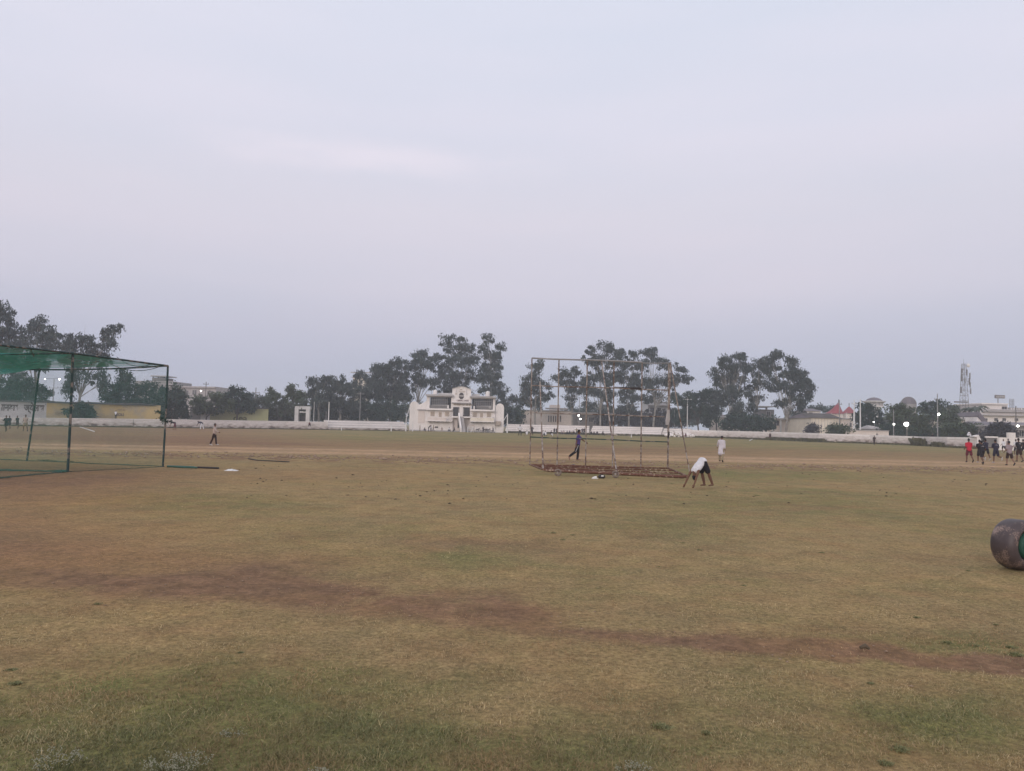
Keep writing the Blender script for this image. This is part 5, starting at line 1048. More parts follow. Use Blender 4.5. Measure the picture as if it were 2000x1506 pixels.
sheet('side_net', (tD, tA, pA + Vector((0, 0, .04)), pD + Vector((0, 0, .04))), M['net'], billow=.06)
sheet('side_net', (tA, tB, pB + Vector((0, 0, .04)), pA + Vector((0, 0, .04))), M['net'], billow=.06)
sheet('back_net', (tC2, tB, pB + Vector((0, .05, .04)), eC + Vector((0, .05, .04))), M['net'], billow=.08)
sheet('cross_net', (eL, tA, pA + Vector((0, .02, .04)), Vector((eL.x, eL.y, .04))), M['net'], billow=.08)
sheet('roof_net', (tD, tA, (tA + eL) * .5 + Vector((-2, 0, 0)), eL), M['net_roof'], sag=.12)
sheet('roof_net', (eL, tA, tB, tC2), M['net_roof'], sag=.16, nu=20, nv=10)
sheet('roof_net', (eL + Vector((0, 0, .06)), tA + Vector((0, 0, .03)), tC + Vector((0, 0, .03)), tC2 + Vector((0, 0, .03))), M['net_roof'], sag=.45, nu=20, nv=10)
# drooping rope under the back beam, hems bunched on the ground
beam(AT(220, 713, 28.3), AT(322, 712, pB.y - .1), .012, .22, 12, 'rope')
beam(AT(228, 697, 27), AT(300, 709, 28), .01, .22, 12, 'rope')
def hem(a, b_, r_, seed):
    r0_ = random.Random(seed); pts = [wl_(a, b_, q) + Vector((r0_.uniform(-.04, .04), r0_.uniform(-.1, .1), r_ * .4)) for q in np.linspace(0, 1, 26)]; MB().tube(pts, [r_ * r0_.uniform(.5, 1.1) for _ in pts], 6).build('net_hem', M['net_hem'], pn)
hem(pD, pA, .04, 1); hem(pA, pB, .02, 2); hem(eC, pB, .03, 3); hem(Vector((eL.x, pA.y - .4, 0)), pA, .05, 4)
# weeds at post feet
def tuft(name, label, px, py, s, mk='weed', n_=60, cat='weed', group=None, dark=None):
    r = np.random.default_rng(int(px * 3 + py)); p = GR(px, py); a = r.uniform(0, 6.28, n_); ln = s * r.uniform(.4, 1.1, n_); tl = r.uniform(.1, 1.1, n_)
    b0 = np.stack([r.normal(0, s * .5, n_), r.normal(0, s * .45, n_), np.zeros(n_)], -1); w = s * .022 + .0015
    sd_ = np.stack([-np.sin(a), np.cos(a), 0 * a], -1) * w; d_ = np.stack([np.cos(a) * np.sin(tl), np.sin(a) * np.sin(tl), np.cos(tl)], -1) * ln[:, None]
    V = np.stack([b0 - sd_, b0 + sd_, b0 + d_ * .6 + sd_ * .8, b0 + d_ - np.array([0, 0, .15]) * ln[:, None]], 1).reshape(-1, 3); me = mesh_np(name, V, np.arange(n_ * 4).reshape(-1, 4))
    at_ = me.attributes.new('v', 'FLOAT', 'POINT'); at_.data.foreach_set('value', np.clip(r.normal(.4, .25, n_), 0, 1).repeat(4).astype(np.float32))
    o = npobj(name, me, M[mk]); o.location = p; o.scale = (1.15, 1.15, .6); tag(o, label, cat, group); return o
tuft('weed_tuft', 'weed tuft at the foot of the back net post', 92, 901, .22); tuft('weed_tuft', 'weed tuft right of the foot of the middle net post', 136, 903, .16); tuft('weed_tuft', 'leafy weed bunch caught halfway up beside the right-hand net post foot', 330, 913, .08)
# leafy creeper on the right-hand net post
B = [(AT(321, 816, pB.y).x, AT(321, 816, pB.y).z, .13, .1, pB.y - .05), (AT(326, 822, pB.y).x, AT(326, 822, pB.y).z, .08, .07, pB.y - .05), (AT(314, 806, pB.y).x, AT(314, 806, pB.y).z, .07, .09, pB.y)]
V, Fq, val = leaf_cloud(B, pB.y, .06, .25, .2, np.random.default_rng(5)); V -= np.array([B[0][0], pB.y, B[0][1]]); me = mesh_np('creeper', V, Fq); at_ = me.attributes.new('v', 'FLOAT', 'POINT'); at_.data.foreach_set('value', val.astype(np.float32))
o = npobj('creeper', me, M['bush']); o.location = (B[0][0], pB.y, B[0][1]); tag(o, 'leafy creeper clump clinging to the right-hand net post', 'creeper')

# things lying on the ground
def lying(name, label, pts, r_, m_, cat, z=None):
    q = [GR(*p) for p in pts]; 
    for v in q: v.z = (z or r_)
    return tag(MB().tube(q, r_, 7).build(name, m_, None), label, cat)
M['green_pipe'] = mat('dull_green_pipe', (.03, .09, .07), .5, (.05, .12, .09), 3)
lying('pipe', 'long dull green pipe lying right of the practice net', [(327, 912.5), (360, 914.5), (385, 915.3)], .035, M['green_pipe'], 'pipe')
lying('pipe', 'thin bent green pipe curving behind the straight dark one', [(330, 911), (350, 911.5), (378, 912.6), (384, 914)], .02, M['green_pipe'], 'pipe')
lying('pipe', 'straight dark pipe lying between the green pipe and the white rag', [(386, 914.6), (427, 916.2)], .035, M['dark'], 'pipe')
lying('dark_hose', 'thin dark hose curving over the turf below the running track', [(485, 897), (500, 899.5), (530, 901.3), (565, 903)], .022, M['dark'], 'hose')
lying('white_stick', 'white stick slanting on the ground left of the right-hand net post', [(156, 834.6), (184, 843.5)], .05, M['white_pole'], 'stick')
lying('white_stick', 'thick white stick lying below the verandah house', [(1464, 861.5), (1473, 856.5)], .08, M['white_pole'], 'stick')
for px, py, s_, lb in ((452, 919.5, .21, 'crumpled white rag on the turf right of the dark pipe'), (562, 902.5, .07, 'small white scrap near the dark hose')):
    p = GR(px, py); mb = MB(); rr_ = random.Random(px); n_ = 9; vs = []; fs = []
    for j in range(n_):
        for i in range(n_): u, v = i / (n_ - 1) - .5, j / (n_ - 1) - .5; vs.append((p.x + u * s_ * 2.2, p.y + v * s_ * 1.4, max(.003, .3 * s_ * (1 - (u * u + v * v) * 3.6) * rr_.uniform(.4, 1.2)))) 
    for j in range(n_ - 1):
        for i in range(n_ - 1): fs.append((j * n_ + i, j * n_ + i + 1, (j + 1) * n_ + i + 1, (j + 1) * n_ + i))
    mb.add(vs, fs, True); tag(mb.build('rag', M['white_pole'], None), lb, 'rag')
p = GR(1690, 1270); tag(MB().tube([p + Vector((-.045, 0, .02)), p + Vector((0, 0, .035)), p + Vector((.03, -.01, .015))], [.012, .022, .01], 7).build('dark_stone', M['clod_dark'], None), 'dark curled scrap lying on the path at the right', 'scrap')

# dark tufts on the middle field
T_ = [(1080, 1041, .07), (1118, 1045, .07), (1101, 1055, .09), (1335, 1061, .06), (1366, 1075, .08), (1605, 1080, .08), (1287, 1107, .04), (1452, 1144, .06), (1166, 1149, .03), (1890, 1115, .07),
      (1312, 945, .10), (1480, 944, .08), (1478, 968, .12), (1603, 967, .07), (1528, 964, .06), (1397, 961, .06), (1545, 938, .08), (1434, 935, .06), (1128, 946, .05), (1078, 942, .07), (1640, 963, .05), (1883, 991, .06), (1933, 1015, .03),
      (1850, 1256, .10), (1905, 1262, .10), (1975, 1265, .10), (1985, 1280, .13), (1700, 1335 + 0, .05), (1290, 1420, .12), (1380, 1432, .07), (1520, 1470, .08), (1760, 1465, .10), (1730, 1492, .08), (470, 1275, .05), (458, 1297, .08), (530, 1340, .09), (190, 1180, .06), (20, 1310, .09), (30, 1335, .08),
      (690, 954, .05), (760, 955, .05), (865, 925, .06), (800, 1260, .06), (1790, 1206, .06), (1945, 1220 , .05)]
for i, (px, py, s_) in enumerate(T_):
    w_ = ('left' if px < 900 else 'middle' if px < 1450 else 'right'); dd = ('beside the steel frame' if py < 980 else 'on the mid field' if py < 1180 else 'in the foreground turf')
    tuft('grass_tuft', 'small dark grass tuft %s, one of many alike' % dd, px, py, s_ * (.36 if py > 1200 else .5), 'tuft', 240 if py > 1200 else 90, 'grass tuft', 'dark grass tufts ' + dd)
# white flowering weeds at the bottom edge
M['petal'] = mat('white_bloom', (.36, .34, .25), .8, (.20, .20, .13), 60); M['stalk'] = mat('weed_stalk', (.12, .13, .06), .8)
def flowering(label, px, py, n_, spread, h):
    p = GR(px, py); r = random.Random(px); rt = thing('flowering_weed', label, 'weed', p); mb = MB(); mf = MB()
    for k in range(n_):
        a = r.uniform(0, 6.28); d_ = spread * math.sqrt(r.random()); b0 = p + Vector((math.cos(a) * d_ * .5, math.sin(a) * d_ * .4, 0)); t_ = p + Vector((math.cos(a) * d_, math.sin(a) * d_ * .6, h * r.uniform(.5, 1)))
        mb.tube([b0, (b0 + t_) / 2 + Vector((0, 0, .01)), t_], .0016, 4)
        for _ in range(7):
            c = t_ + Vector((r.gauss(0, .010), r.gauss(0, .010), r.gauss(0, .007))); mf.ball(c, (.0034, .0034, .0028), 5, 3, -.6)
    mb.build('stem', M['stalk'], rt); tag(mf.build('bloom', M['petal'], rt), kind='stuff')
flowering('white flowering weed with two sprigs in the bottom left corner', 108, 1512, 34, .13, .10)
flowering('broader white flowering weed at the bottom edge, the larger of the left pair', 345, 1515, 60, .17, .09)
flowering('few white blooms at the bottom edge left of centre', 625, 1520, 12, .05, .05); flowering('sparse white blooms at the bottom edge right of centre', 1235, 1512, 20, .09, .05)
flowering('faint white blooms among dark turf above the bottom edge, left of centre', 455, 1435, 12, .08, .02)

# ------------------------------------------------------------------ heavy roller at the right edge
M['drum'] = mat('worn_roller_iron', (.048, .034, .034), .42, (.085, .062, .062), 2.2, spec=.5, metal=.1, bump=.25, bscale=25, bdist=.004)
dm = M['drum']; n = dm.node_tree.nodes; l = dm.node_tree.links.new   # pale scabs of dried mud on the lower part
b = n['Principled BSDF']; b.inputs['Roughness'].default_value = .5; src = b.inputs['Base Color'].links[0].from_socket; g_ = n.new('ShaderNodeNewGeometry')
no = n.new('ShaderNodeTexNoise'); no.inputs['Scale'].default_value = 85; no.inputs['Detail'].default_value = 5; no.inputs['Roughness'].default_value = .7; l(g_.outputs['Position'], no.inputs['Vector'])
n2_ = n.new('ShaderNodeTexNoise'); n2_.inputs['Scale'].default_value = 4.5; n2_.inputs['Detail'].default_value = 3; l(g_.outputs['Position'], n2_.inputs['Vector'])
m1 = n.new('ShaderNodeMath'); m1.operation = 'MULTIPLY'; l(no.outputs[0], m1.inputs[0]); l(n2_.outputs[0], m1.inputs[1]); mr = n.new('ShaderNodeMapRange'); mr.inputs[1].default_value = .315; mr.inputs[2].default_value = .335; l(m1.outputs[0], mr.inputs[0])
mxx = n.new('ShaderNodeMixRGB'); l(mr.outputs[0], mxx.inputs[0]); l(src, mxx.inputs[1]); mxx.inputs[2].default_value = (.30, .21, .17, 1); l(mxx.outputs[0], b.inputs['Base Color'])
M['disc_green'] = mat('green_roller_disc', (.015, .065, .045), .6, (.025, .085, .055), 6)
RD = .338; fc = GR(2012, 1117); fc.z = RD; ax = Vector((.36, -.93, 0)).normalized(); Lr = .37
ro = thing('field_roller', 'heavy iron field roller with a green end disc, cut by the right edge', 'roller', (fc.x, fc.y, 0))
def rlathe(prof, m_, name, par, n_=48):      # prof: (distance along axis from the near face, radius)
    u = Vector((0, 0, 1)); w = ax.cross(u); vs = []; fs = []
    for t_, r_ in prof:
        for k in range(n_): a = 2 * math.pi * k / n_; vs.append(fc - ax * t_ + (u * math.cos(a) + w * math.sin(a)) * r_)
    for j in range(len(prof) - 1):
        for k in range(n_): fs.append((j * n_ + k, j * n_ + (k + 1) % n_, (j + 1) * n_ + (k + 1) % n_, (j + 1) * n_ + k))
    mb = MB(); mb.add(vs, fs, True); return mb.build(name, m_, par)
e_ = .12
prof = [(.05, .0), (.05, .2), (.03, .24), (0.0, RD - e_)] + [(e_ * (1 - math.cos(a)), RD - e_ + e_ * math.sin(a)) for a in np.linspace(.2, math.pi / 2, 7)] + [(Lr - e_ * (1 - math.sin(a)), RD - e_ + e_ * math.cos(a)) for a in np.linspace(0, math.pi / 2, 7)] + [(Lr, .1), (Lr, 0)]
rlathe(prof, M['drum'], 'drum', ro); dk = rlathe([(.045, 0), (-.02, .0), (-.02, .16), (-.005, .175), (.045, .18)], M['disc_green'], 'end_disc', ro); rlathe([(.0, .04), (-.1, .04), (-.1, 0)], M['pole'], 'axle', dk)
u = ax * .12 + fc; hv = Vector((.93, .36, 0)).normalized()
MB().tube([u, u + hv * .5 + Vector((0, 0, .1)), u + hv * 1.3 + Vector((0, 0, .5))], .025, 8).build('drawbar', M['disc_green'], ro)
u2 = fc - ax * (Lr + .1); MB().tube([u2, u2 + hv * .5 + Vector((0, 0, .1)), u2 + hv * 1.3 + Vector((0, 0, .5))], .025, 8).build('drawbar', M['disc_green'], ro); MB().tube([u + hv * 1.3 + Vector((0, 0, .5)), u2 + hv * 1.3 + Vector((0, 0, .5))], .022, 8).build('handle', M['disc_green'], ro)

# ------------------------------------------------------------------ people
def cm(name, c, c2=None, sc=6): return mat(name, c, .85, c2 or tuple(x * .75 for x in c), sc)
K = {'skin': cm('brown_skin', (.17, .085, .055)), 'skin2': cm('tan_skin', (.26, .15, .105)), 'hair': cm('black_hair', (.012, .010, .012)), 'white': cm('white_cotton', (.72, .70, .72)), 'black': cm('black_cloth', (.017, .014, .018)),
     'navy': cm('navy_cloth', (.022, .02, .04)), 'purple': cm('purple_cloth', (.075, .045, .20)), 'red': cm('red_cloth', (.50, .02, .045)), 'grey': cm('grey_cloth', (.30, .24, .25)), 'beige': cm('beige_cloth', (.46, .36, .31)),
     'brown': cm('dark_brown_cloth', (.04, .018, .014)), 'kurta': cm('off_white_kurta', (.62, .57, .60)), 'maroon': cm('maroon_cloth', (.13, .02, .03)), 'khaki': cm('khaki_cloth', (.30, .24, .15)), 'blue': cm('dull_blue_cloth', (.10, .12, .2)), 'stripe': cm('white_stripe', (.6, .58, .58)), 'shoe_w': cm('white_shoe_leather', (.55, .52, .5)), 'shoe_d': cm('dark_shoe_leather', (.03, .025, .025)), 'mask_p': cm('pale_print', (.45, .42, .45))}
def etube(V_, F_, pts, rads, side=Vector((0, 1, 0)), n_=12):
    pts = [Vector(p) for p in pts]; rads = [(r_, r_) if not isinstance(r_, tuple) else r_ for r_ in rads]
    d0 = (pts[1] - pts[0]).normalized(); d1 = (pts[-1] - pts[-2]).normalized()
    P_ = [pts[0] - d0 * rads[0][1] * .75, pts[0] - d0 * rads[0][1] * .4] + pts + [pts[-1] + d1 * rads[-1][1] * .4, pts[-1] + d1 * rads[-1][1] * .75]
    Rr = [tuple(x * .35 for x in rads[0]), tuple(x * .85 for x in rads[0])] + rads + [tuple(x * .85 for x in rads[-1]), tuple(x * .35 for x in rads[-1])]
    b0 = len(V_)
    for i, p in enumerate(P_):
        d_ = (P_[min(i + 1, len(P_) - 1)] - P_[max(i - 1, 0)]).normalized(); s_ = side - d_ * side.dot(d_)
        if s_.length < .05: s_ = Vector((1, 0, 0)) - d_ * d_.x
        s_.normalize(); w = d_.cross(s_)
        for k in range(n_): a = 2 * math.pi * k / n_; V_.append(tuple(p + s_ * math.cos(a) * Rr[i][0] + w * math.sin(a) * Rr[i][1]))
    for i in range(len(P_) - 1):
        for k in range(n_): F_.append((b0 + i * n_ + k, b0 + i * n_ + (k + 1) % n_, b0 + (i + 1) * n_ + (k + 1) % n_, b0 + (i + 1) * n_ + k))
    F_.append(tuple(b0 + k for k in range(n_))[::-1]); F_.append(tuple(b0 + (len(P_) - 1) * n_ + k for k in range(n_)))
CACHE = {}
def remeshed(key, V_, F_, vox, smooth, target):
    if key not in CACHE:
        me = bpy.data.meshes.new('tmp'); me.from_pydata(V_, [], F_); o = bpy.data.objects.new('tmp_body', me); C.objects.link(o)
        m_ = o.modifiers.new('r', 'REMESH'); m_.mode = 'VOXEL'; m_.voxel_size = vox
        if smooth: s_ = o.modifiers.new('s', 'SMOOTH'); s_.factor = .5; s_.iterations = smooth
        CACHE[key] = o
    later(CACHE[key], target)
def joints(lean=4, hL=0, kL=0, hR=0, kR=0, sL=0, eL=8, sR=0, eR=8, head=None, abL=8, abR=8, lspread=4, footL=90, footR=90, akimbo=False, sit=False, elout=0):
    J = {}; rl = R(lean); up = Vector((math.sin(rl), 0, math.cos(rl))); J['P'] = Vector((0, 0, 0)); J['up'] = up
    J['ch'] = up * .30; J['sh'] = up * .46; J['nk'] = up * .54; hd = R(head if head is not None else lean * .5); hu = Vector((math.sin(hd), 0, math.cos(hd))); J['hd'] = up * .53 + hu * .155; J['hu'] = hu
    for s_, nm, h_, k_, sa, ea, ab, ft in ((1, 'L', hL, kL, sL, eL, abL, footL), (-1, 'R', hR, kR, sR, eR, abR, footR)):
        hp = Vector((0, s_ * .09, -.03)); a = R(h_); d_ = Vector((math.sin(a) * math.cos(R(lspread)), s_ * math.sin(R(lspread)), -math.cos(a))).normalized(); kn = hp + d_ * .43
        a2 = R(h_ - k_); d2 = Vector((math.sin(a2), s_ * math.sin(R(lspread)) * .4, -math.cos(a2))).normalized(); an = kn + d2 * .42
        a3 = a2 + R(ft); f_ = Vector((math.sin(a3), 0, -math.cos(a3))); to = an + f_ * .17 + Vector((0, 0, -.03 if ft == 90 else 0))
        J['hip' + nm], J['kn' + nm], J['an' + nm], J['to' + nm] = hp, kn, an, to
        so_ = up * .45 + Vector((0, s_ * .17, 0)); b_ = R(sa); du = Vector((math.sin(b_), s_ * math.tan(R(ab)), -math.cos(b_))).normalized(); el = so_ + du * .28
        b2 = R(sa + ea); df = Vector((math.sin(b2), s_ * math.tan(R(ab - elout)) * .7, -math.cos(b2))).normalized(); wr = el + df * .25
        if akimbo: el = so_ + Vector((-.05, s_ * .2, -.2)); wr = Vector((.06, s_ * .16, .06)); df = (wr - el).normalized() * .5
        J['so' + nm], J['el' + nm], J['wr' + nm], J['ha' + nm] = so_, el, wr, wr + df * .15; J['hdir' + nm] = df.normalized()
    lo = min(J[k].z for k in ('anL', 'anR', 'toL', 'toR', 'haL', 'haR', 'P')) - .045
    if sit: lo = min(lo, -.10)
    for k in J:
        if k not in ('up', 'hu', 'hdirL', 'hdirR'): J[k] = J[k] + Vector((0, 0, -lo))
    return J
def person(label, px, fy, hpx, facing, pose, shirt='white', bottom='black', btype='trousers', shoe='shoe_d', skin='skin', sleeve=.55, detail=0, group=None, z0=0, Y=None, long=0, back=None, cap=None, print_=None, sc=None):
    g0 = GR(px, fy) if Y is None else Vector((XG(px, Y), Y, 0)); Yp = g0.y
    J = joints(**pose); tall = J['hd'].z + .13 if pose.get('lean', 4) < 60 else 1.0
    s_ = sc or min(1.12, max(.84, hpx * Yp / F / tall)); vox = .0085 if detail == 2 else .016 if detail == 1 else .03; sm = 5 if detail == 2 else 3 if detail else 1
    rt = thing('person', label, 'person', (g0.x, Yp, z0), group); key = repr(sorted(pose.items())) + str(detail)
    rt.rotation_euler = (0, 0, R(facing)); rt.scale = (s_, s_, s_)
    def part(name, kk, Vf, m_, v=vox, parent=rt):
        tg = bpy.data.objects.new(name, bpy.data.meshes.new(name)); tg.data.materials.append(m_); C.objects.link(tg); tg.parent = parent; remeshed(key + kk, Vf[0], Vf[1], v, sm, tg); return tg
    up = J['up']; V_, F_ = [], []; P0 = J['P']
    etube(V_, F_, [P0 + up * -.02, P0 + up * .12, P0 + up * .28, P0 + up * .42, P0 + up * .48], [(.15, .10), (.13, .095), (.155, .11), (.15, .09), (.09, .06)])
    etube(V_, F_, [J['sh'] + up * -.02, J['nk'], J['nk'] + J['hu'] * .06], [.065, .055, .052])
    etube(V_, F_, [J['hd'] - J['hu'] * .055, J['hd'], J['hd'] + J['hu'] * .055], [(.062, .075), (.076, .092), (.070, .086)])
    fw = Vector((0, 1, 0)).cross(J['hu'])
    etube(V_, F_, [J['hd'] + fw * .07 + J['hu'] * .01, J['hd'] + fw * .105 - J['hu'] * .02], [.014, .016], n_=8)
    for q in (1, -1): etube(V_, F_, [J['hd'] + Vector((0, q * .072, 0)) + J['hu'] * .015, J['hd'] + Vector((0, q * .078, 0)) - J['hu'] * .02], [(.012, .02), (.01, .016)], n_=8)
    for nm in 'LR':
        etube(V_, F_, [J['hip' + nm], wl_(J['hip' + nm], J['kn' + nm], .5), J['kn' + nm], wl_(J['kn' + nm], J['an' + nm], .35), J['an' + nm]], [.085, .075, .053, .056, .036])
        etube(V_, F_, [J['an' + nm] + Vector((-.02, 0, 0)), J['to' + nm]], [(.036, .034), (.042, .024)])
        etube(V_, F_, [J['sh'] + (J['so' + nm] - J['sh']) * .4, J['so' + nm], wl_(J['so' + nm], J['el' + nm], .5), J['el' + nm], wl_(J['el' + nm], J['wr' + nm], .3), J['wr' + nm]], [.06, .055, .046, .037, .037, .025])
        hd_ = J['hdir' + nm]; wr = J['wr' + nm]; fl = Vector((1, 0, 0)) if abs(hd_.x) < .7 else Vector((0, 0, 1)); fl = (fl - hd_ * fl.dot(hd_)).normalized()
        if detail == 2:
            etube(V_, F_, [wr, wr + hd_ * .05, wr + hd_ * .085], [(.022, .024), (.018, .036), (.014, .038)], side=hd_.cross(fl), n_=10)
            cr_ = hd_.cross(fl)
            for i, ln in enumerate((.066, .076, .072, .056)):
                o_ = fl * (.030 - .02 * i); b0 = wr + hd_ * .075 + o_; mid = b0 + hd_ * ln * .55 + cr_ * .006; etube(V_, F_, [b0, mid, b0 + hd_ * ln * .98 + cr_ * .018], [.0098, .0095, .0088], n_=7)
            etube(V_, F_, [wr + hd_ * .03 + fl * .02, wr + hd_ * .055 + fl * .05, wr + hd_ * .09 + fl * .062], [.012, .0105, .009], n_=7)
        else: etube(V_, F_, [wr, wr + hd_ * .07, wr + hd_ * .15], [(.026, .02), (.036, .02), (.02, .012)], side=fl, n_=8)
    part('body', 'b', (V_, F_), K[skin])
    # shirt
    V_, F_ = [], []; lo_ = -.08 - long
    pts = [P0 + up * -.03, P0 + up * .12, P0 + up * .28, P0 + up * .43, P0 + up * .5]; rd = [(.185, .14), (.165, .128), (.18, .135), (.172, .112), (.09, .07)]
    if long: pts = [P0 + Vector((-.02, 0, -long)), P0 + Vector((0, 0, -.15))] + pts; rd = [(.22, .19), (.20, .165)] + rd
    etube(V_, F_, pts, rd)
    for nm in 'LR':
        if sleeve > 0:
            e1 = wl_(J['so' + nm], J['el' + nm], min(1, sleeve * 1.4)); sp_ = [J['sh'] + (J['so' + nm] - J['sh']) * .5, J['so' + nm], e1]; sr_ = [.085, .078, .066]
            if sleeve > .8: sp_.append(wl_(J['el' + nm], J['wr' + nm], .8)); sr_.append(.052)
            etube(V_, F_, sp_, sr_)
        else: etube(V_, F_, [J['sh'], wl_(J['sh'], J['so' + nm], .75)], [.085, .07])
    so_ = part('shirt', 's%.2f%.2f' % (sleeve, long), (V_, F_), K[shirt])
    V_, F_ = [], []; full = btype == 'trousers'
    etube(V_, F_, [P0 + up * .09, P0 + up * -.03], [(.158, .118), (.168, .128)])
    for nm in 'LR':
        if full: etube(V_, F_, [J['hip' + nm], wl_(J['hip' + nm], J['kn' + nm], .5), J['kn' + nm], wl_(J['kn' + nm], J['an' + nm], .4), wl_(J['kn' + nm], J['an' + nm], .93)], [.102, .095, .074, .072, .066])
        else: etube(V_, F_, [J['hip' + nm], wl_(J['hip' + nm], J['kn' + nm], .5), wl_(J['hip' + nm], J['kn' + nm], .82)], [.105, .10, .098])
    part(btype, 't' + btype, (V_, F_), K[bottom])
    V_, F_ = [], []
    etube(V_, F_, [J['hd'] - fw * .028 - J['hu'] * .01, J['hd'] - fw * .012 + J['hu'] * .05, J['hd'] + fw * .002 + J['hu'] * .068], [(.074, .078), (.079, .09), (.072, .088)])
    part('hair', 'h', (V_, F_), K[cap or 'hair'])
    if shoe:
        for nm in 'LR':
            V_, F_ = [], []; etube(V_, F_, [J['an' + nm] + Vector((-.03, 0, -.01)), wl_(J['an' + nm], J['to' + nm], .6), J['to' + nm] + (J['to' + nm] - J['an' + nm]) * .12], [(.046, .044), (.05, .038), (.042, .028)]); part('shoe', 'o' + nm, (V_, F_), K[shoe], v=max(vox, .012))
    if print_:
        mb = MB(); ring = [(math.cos(a) * .085, math.sin(a) * .05) for a in np.linspace(0, math.pi, 9)]; c_ = P0 + up * .37; vs = [(c_.x - .139, y, c_.z + z * up.z) for y, z in ring]; vs2 = [(c_.x - .139, y * .45, c_.z + z * .45 * up.z) for y, z in ring]
        vv = vs + vs2 + [(x - .008, y, z) for x, y, z in vs] + [(x - .008, y, z) for x, y, z in vs2]; mb.add(vv, [(18 + i, 19 + i, 28 + i, 27 + i) for i in range(8)] + [(i, i + 9, i + 10, i + 1) for i in range(8)]); pr = mb.build('back_print', K[print_], None); pr.parent = rt
    if detail == 2:
        for q in (1, -1):
            e = MB().ball(J['hd'] + fw * .083 + Vector((0, q * .03, 0)) + J['hu'] * .012, .011, 8, 6).build('eye', K['shoe_w'], None); e.parent = rt
    return rt, J, s_
WALK = dict(lean=5, hL=24, kL=6, hR=-20, kR=10, sL=-18, eL=14, sR=24, eR=18); WALK2 = dict(lean=5, hL=-16, kL=12, hR=22, kR=5, sL=20, eL=18, sR=-18, eR=12)
STAND = dict(lean=1, hL=3, hR=-3, kL=2, kR=2, sL=-4, sR=4); AKIM = dict(lean=0, hL=2, hR=-2, lspread=9, akimbo=True)
RUN = dict(lean=9, hL=38, kL=60, hR=-14, kR=14, sL=-32, eL=85, sR=30, eR=85, footR=70); RUN2 = dict(lean=9, hL=-16, kL=22, hR=34, kR=52, sL=30, eL=88, sR=-30, eR=80, footL=60); RUN3 = dict(lean=8, hL=8, kL=8, hR=-10, kR=72, sL=12, eL=80, sR=-14, eR=85); JOG = dict(lean=6, hL=14, kL=14, hR=-12, kR=34, sL=-14, eL=70, sR=16, eR=70)
SIT = dict(lean=22, hL=112, kL=118, hR=108, kR=122, sL=48, eL=25, sR=44, eR=30, lspread=14, sit=True); SIT2 = dict(lean=12, hL=78, kL=60, hR=95, kR=110, sL=-28, eL=5, sR=52, eR=12, lspread=12, sit=True); CROSS = dict(lean=14, hL=84, kL=150, hR=84, kR=150, sL=34, eL=40, sR=34, eR=40, lspread=38, sit=True)
BEND = dict(lean=72, head=80, hL=8, kL=6, hR=-10, kR=4, sL=24, eL=6, sR=12, eR=6, lspread=9)
GC = 'people around the far boundary'; GRN = 'runners in a group on the right'
# nearer people
pr_, J, s_ = person('person striding right in a purple shirt and white-striped dark track pants', 1128, 899.5, 60, -4, dict(lean=5, head=6, hL=4, kL=10, hR=-18, kR=34, sL=46, eL=8, sR=-22, eR=14, footR=55, footL=92), 'purple', 'black', detail=2, shoe='skin2')
a, b_ = J['hipR'] + Vector((.03, -.105, -.04)), J['knR'] + Vector((.02, -.077, 0)); st = MB().tube([a, wl_(a, b_, .5) + Vector((0, -.006, 0)), b_], .014, 6).build('side_stripe', K['stripe'], None); st.parent = pr_
person('person walking right in a beige top and dark brown trousers before the far wall', 418, 870.5, 41, 0, dict(lean=2, head=0, hL=11, kL=4, hR=-14, kR=8, sL=-22, eL=6, sR=36, eR=30, abL=14), 'beige', 'brown', sleeve=.95, detail=2, shoe='shoe_w')
person('person in a long off-white kurta walking away right of the steel frame', 1408.5, 903, 49, 62, dict(lean=10, head=32, hL=12, kL=6, hR=-12, kR=10, sL=26, eL=20, sR=-10, eR=8, abL=22), 'kurta', 'khaki', sleeve=.95, detail=2, long=.40, shoe='shoe_d')
# folded hands-and-feet stretch
g1 = GR(1351, 957.5); g2 = GR(1384, 953.5); fdir = (g1 - g2); fang = math.degrees(math.atan2(fdir.y, fdir.x)) - 22
person('person in a white vest and black shorts bent over, hands on the turf', 1371, 956, 52, fang, dict(lean=134, head=196, hL=-24, kL=0, hR=-19, kR=0, sL=32, eL=-4, sR=28, eR=-4, abL=9, abR=9, lspread=7, footL=104, footR=104), 'white', 'black', 'shorts', shoe=None, sleeve=0, detail=2, sc=.87, Y=(g1.y + g2.y) / 2 + .05)
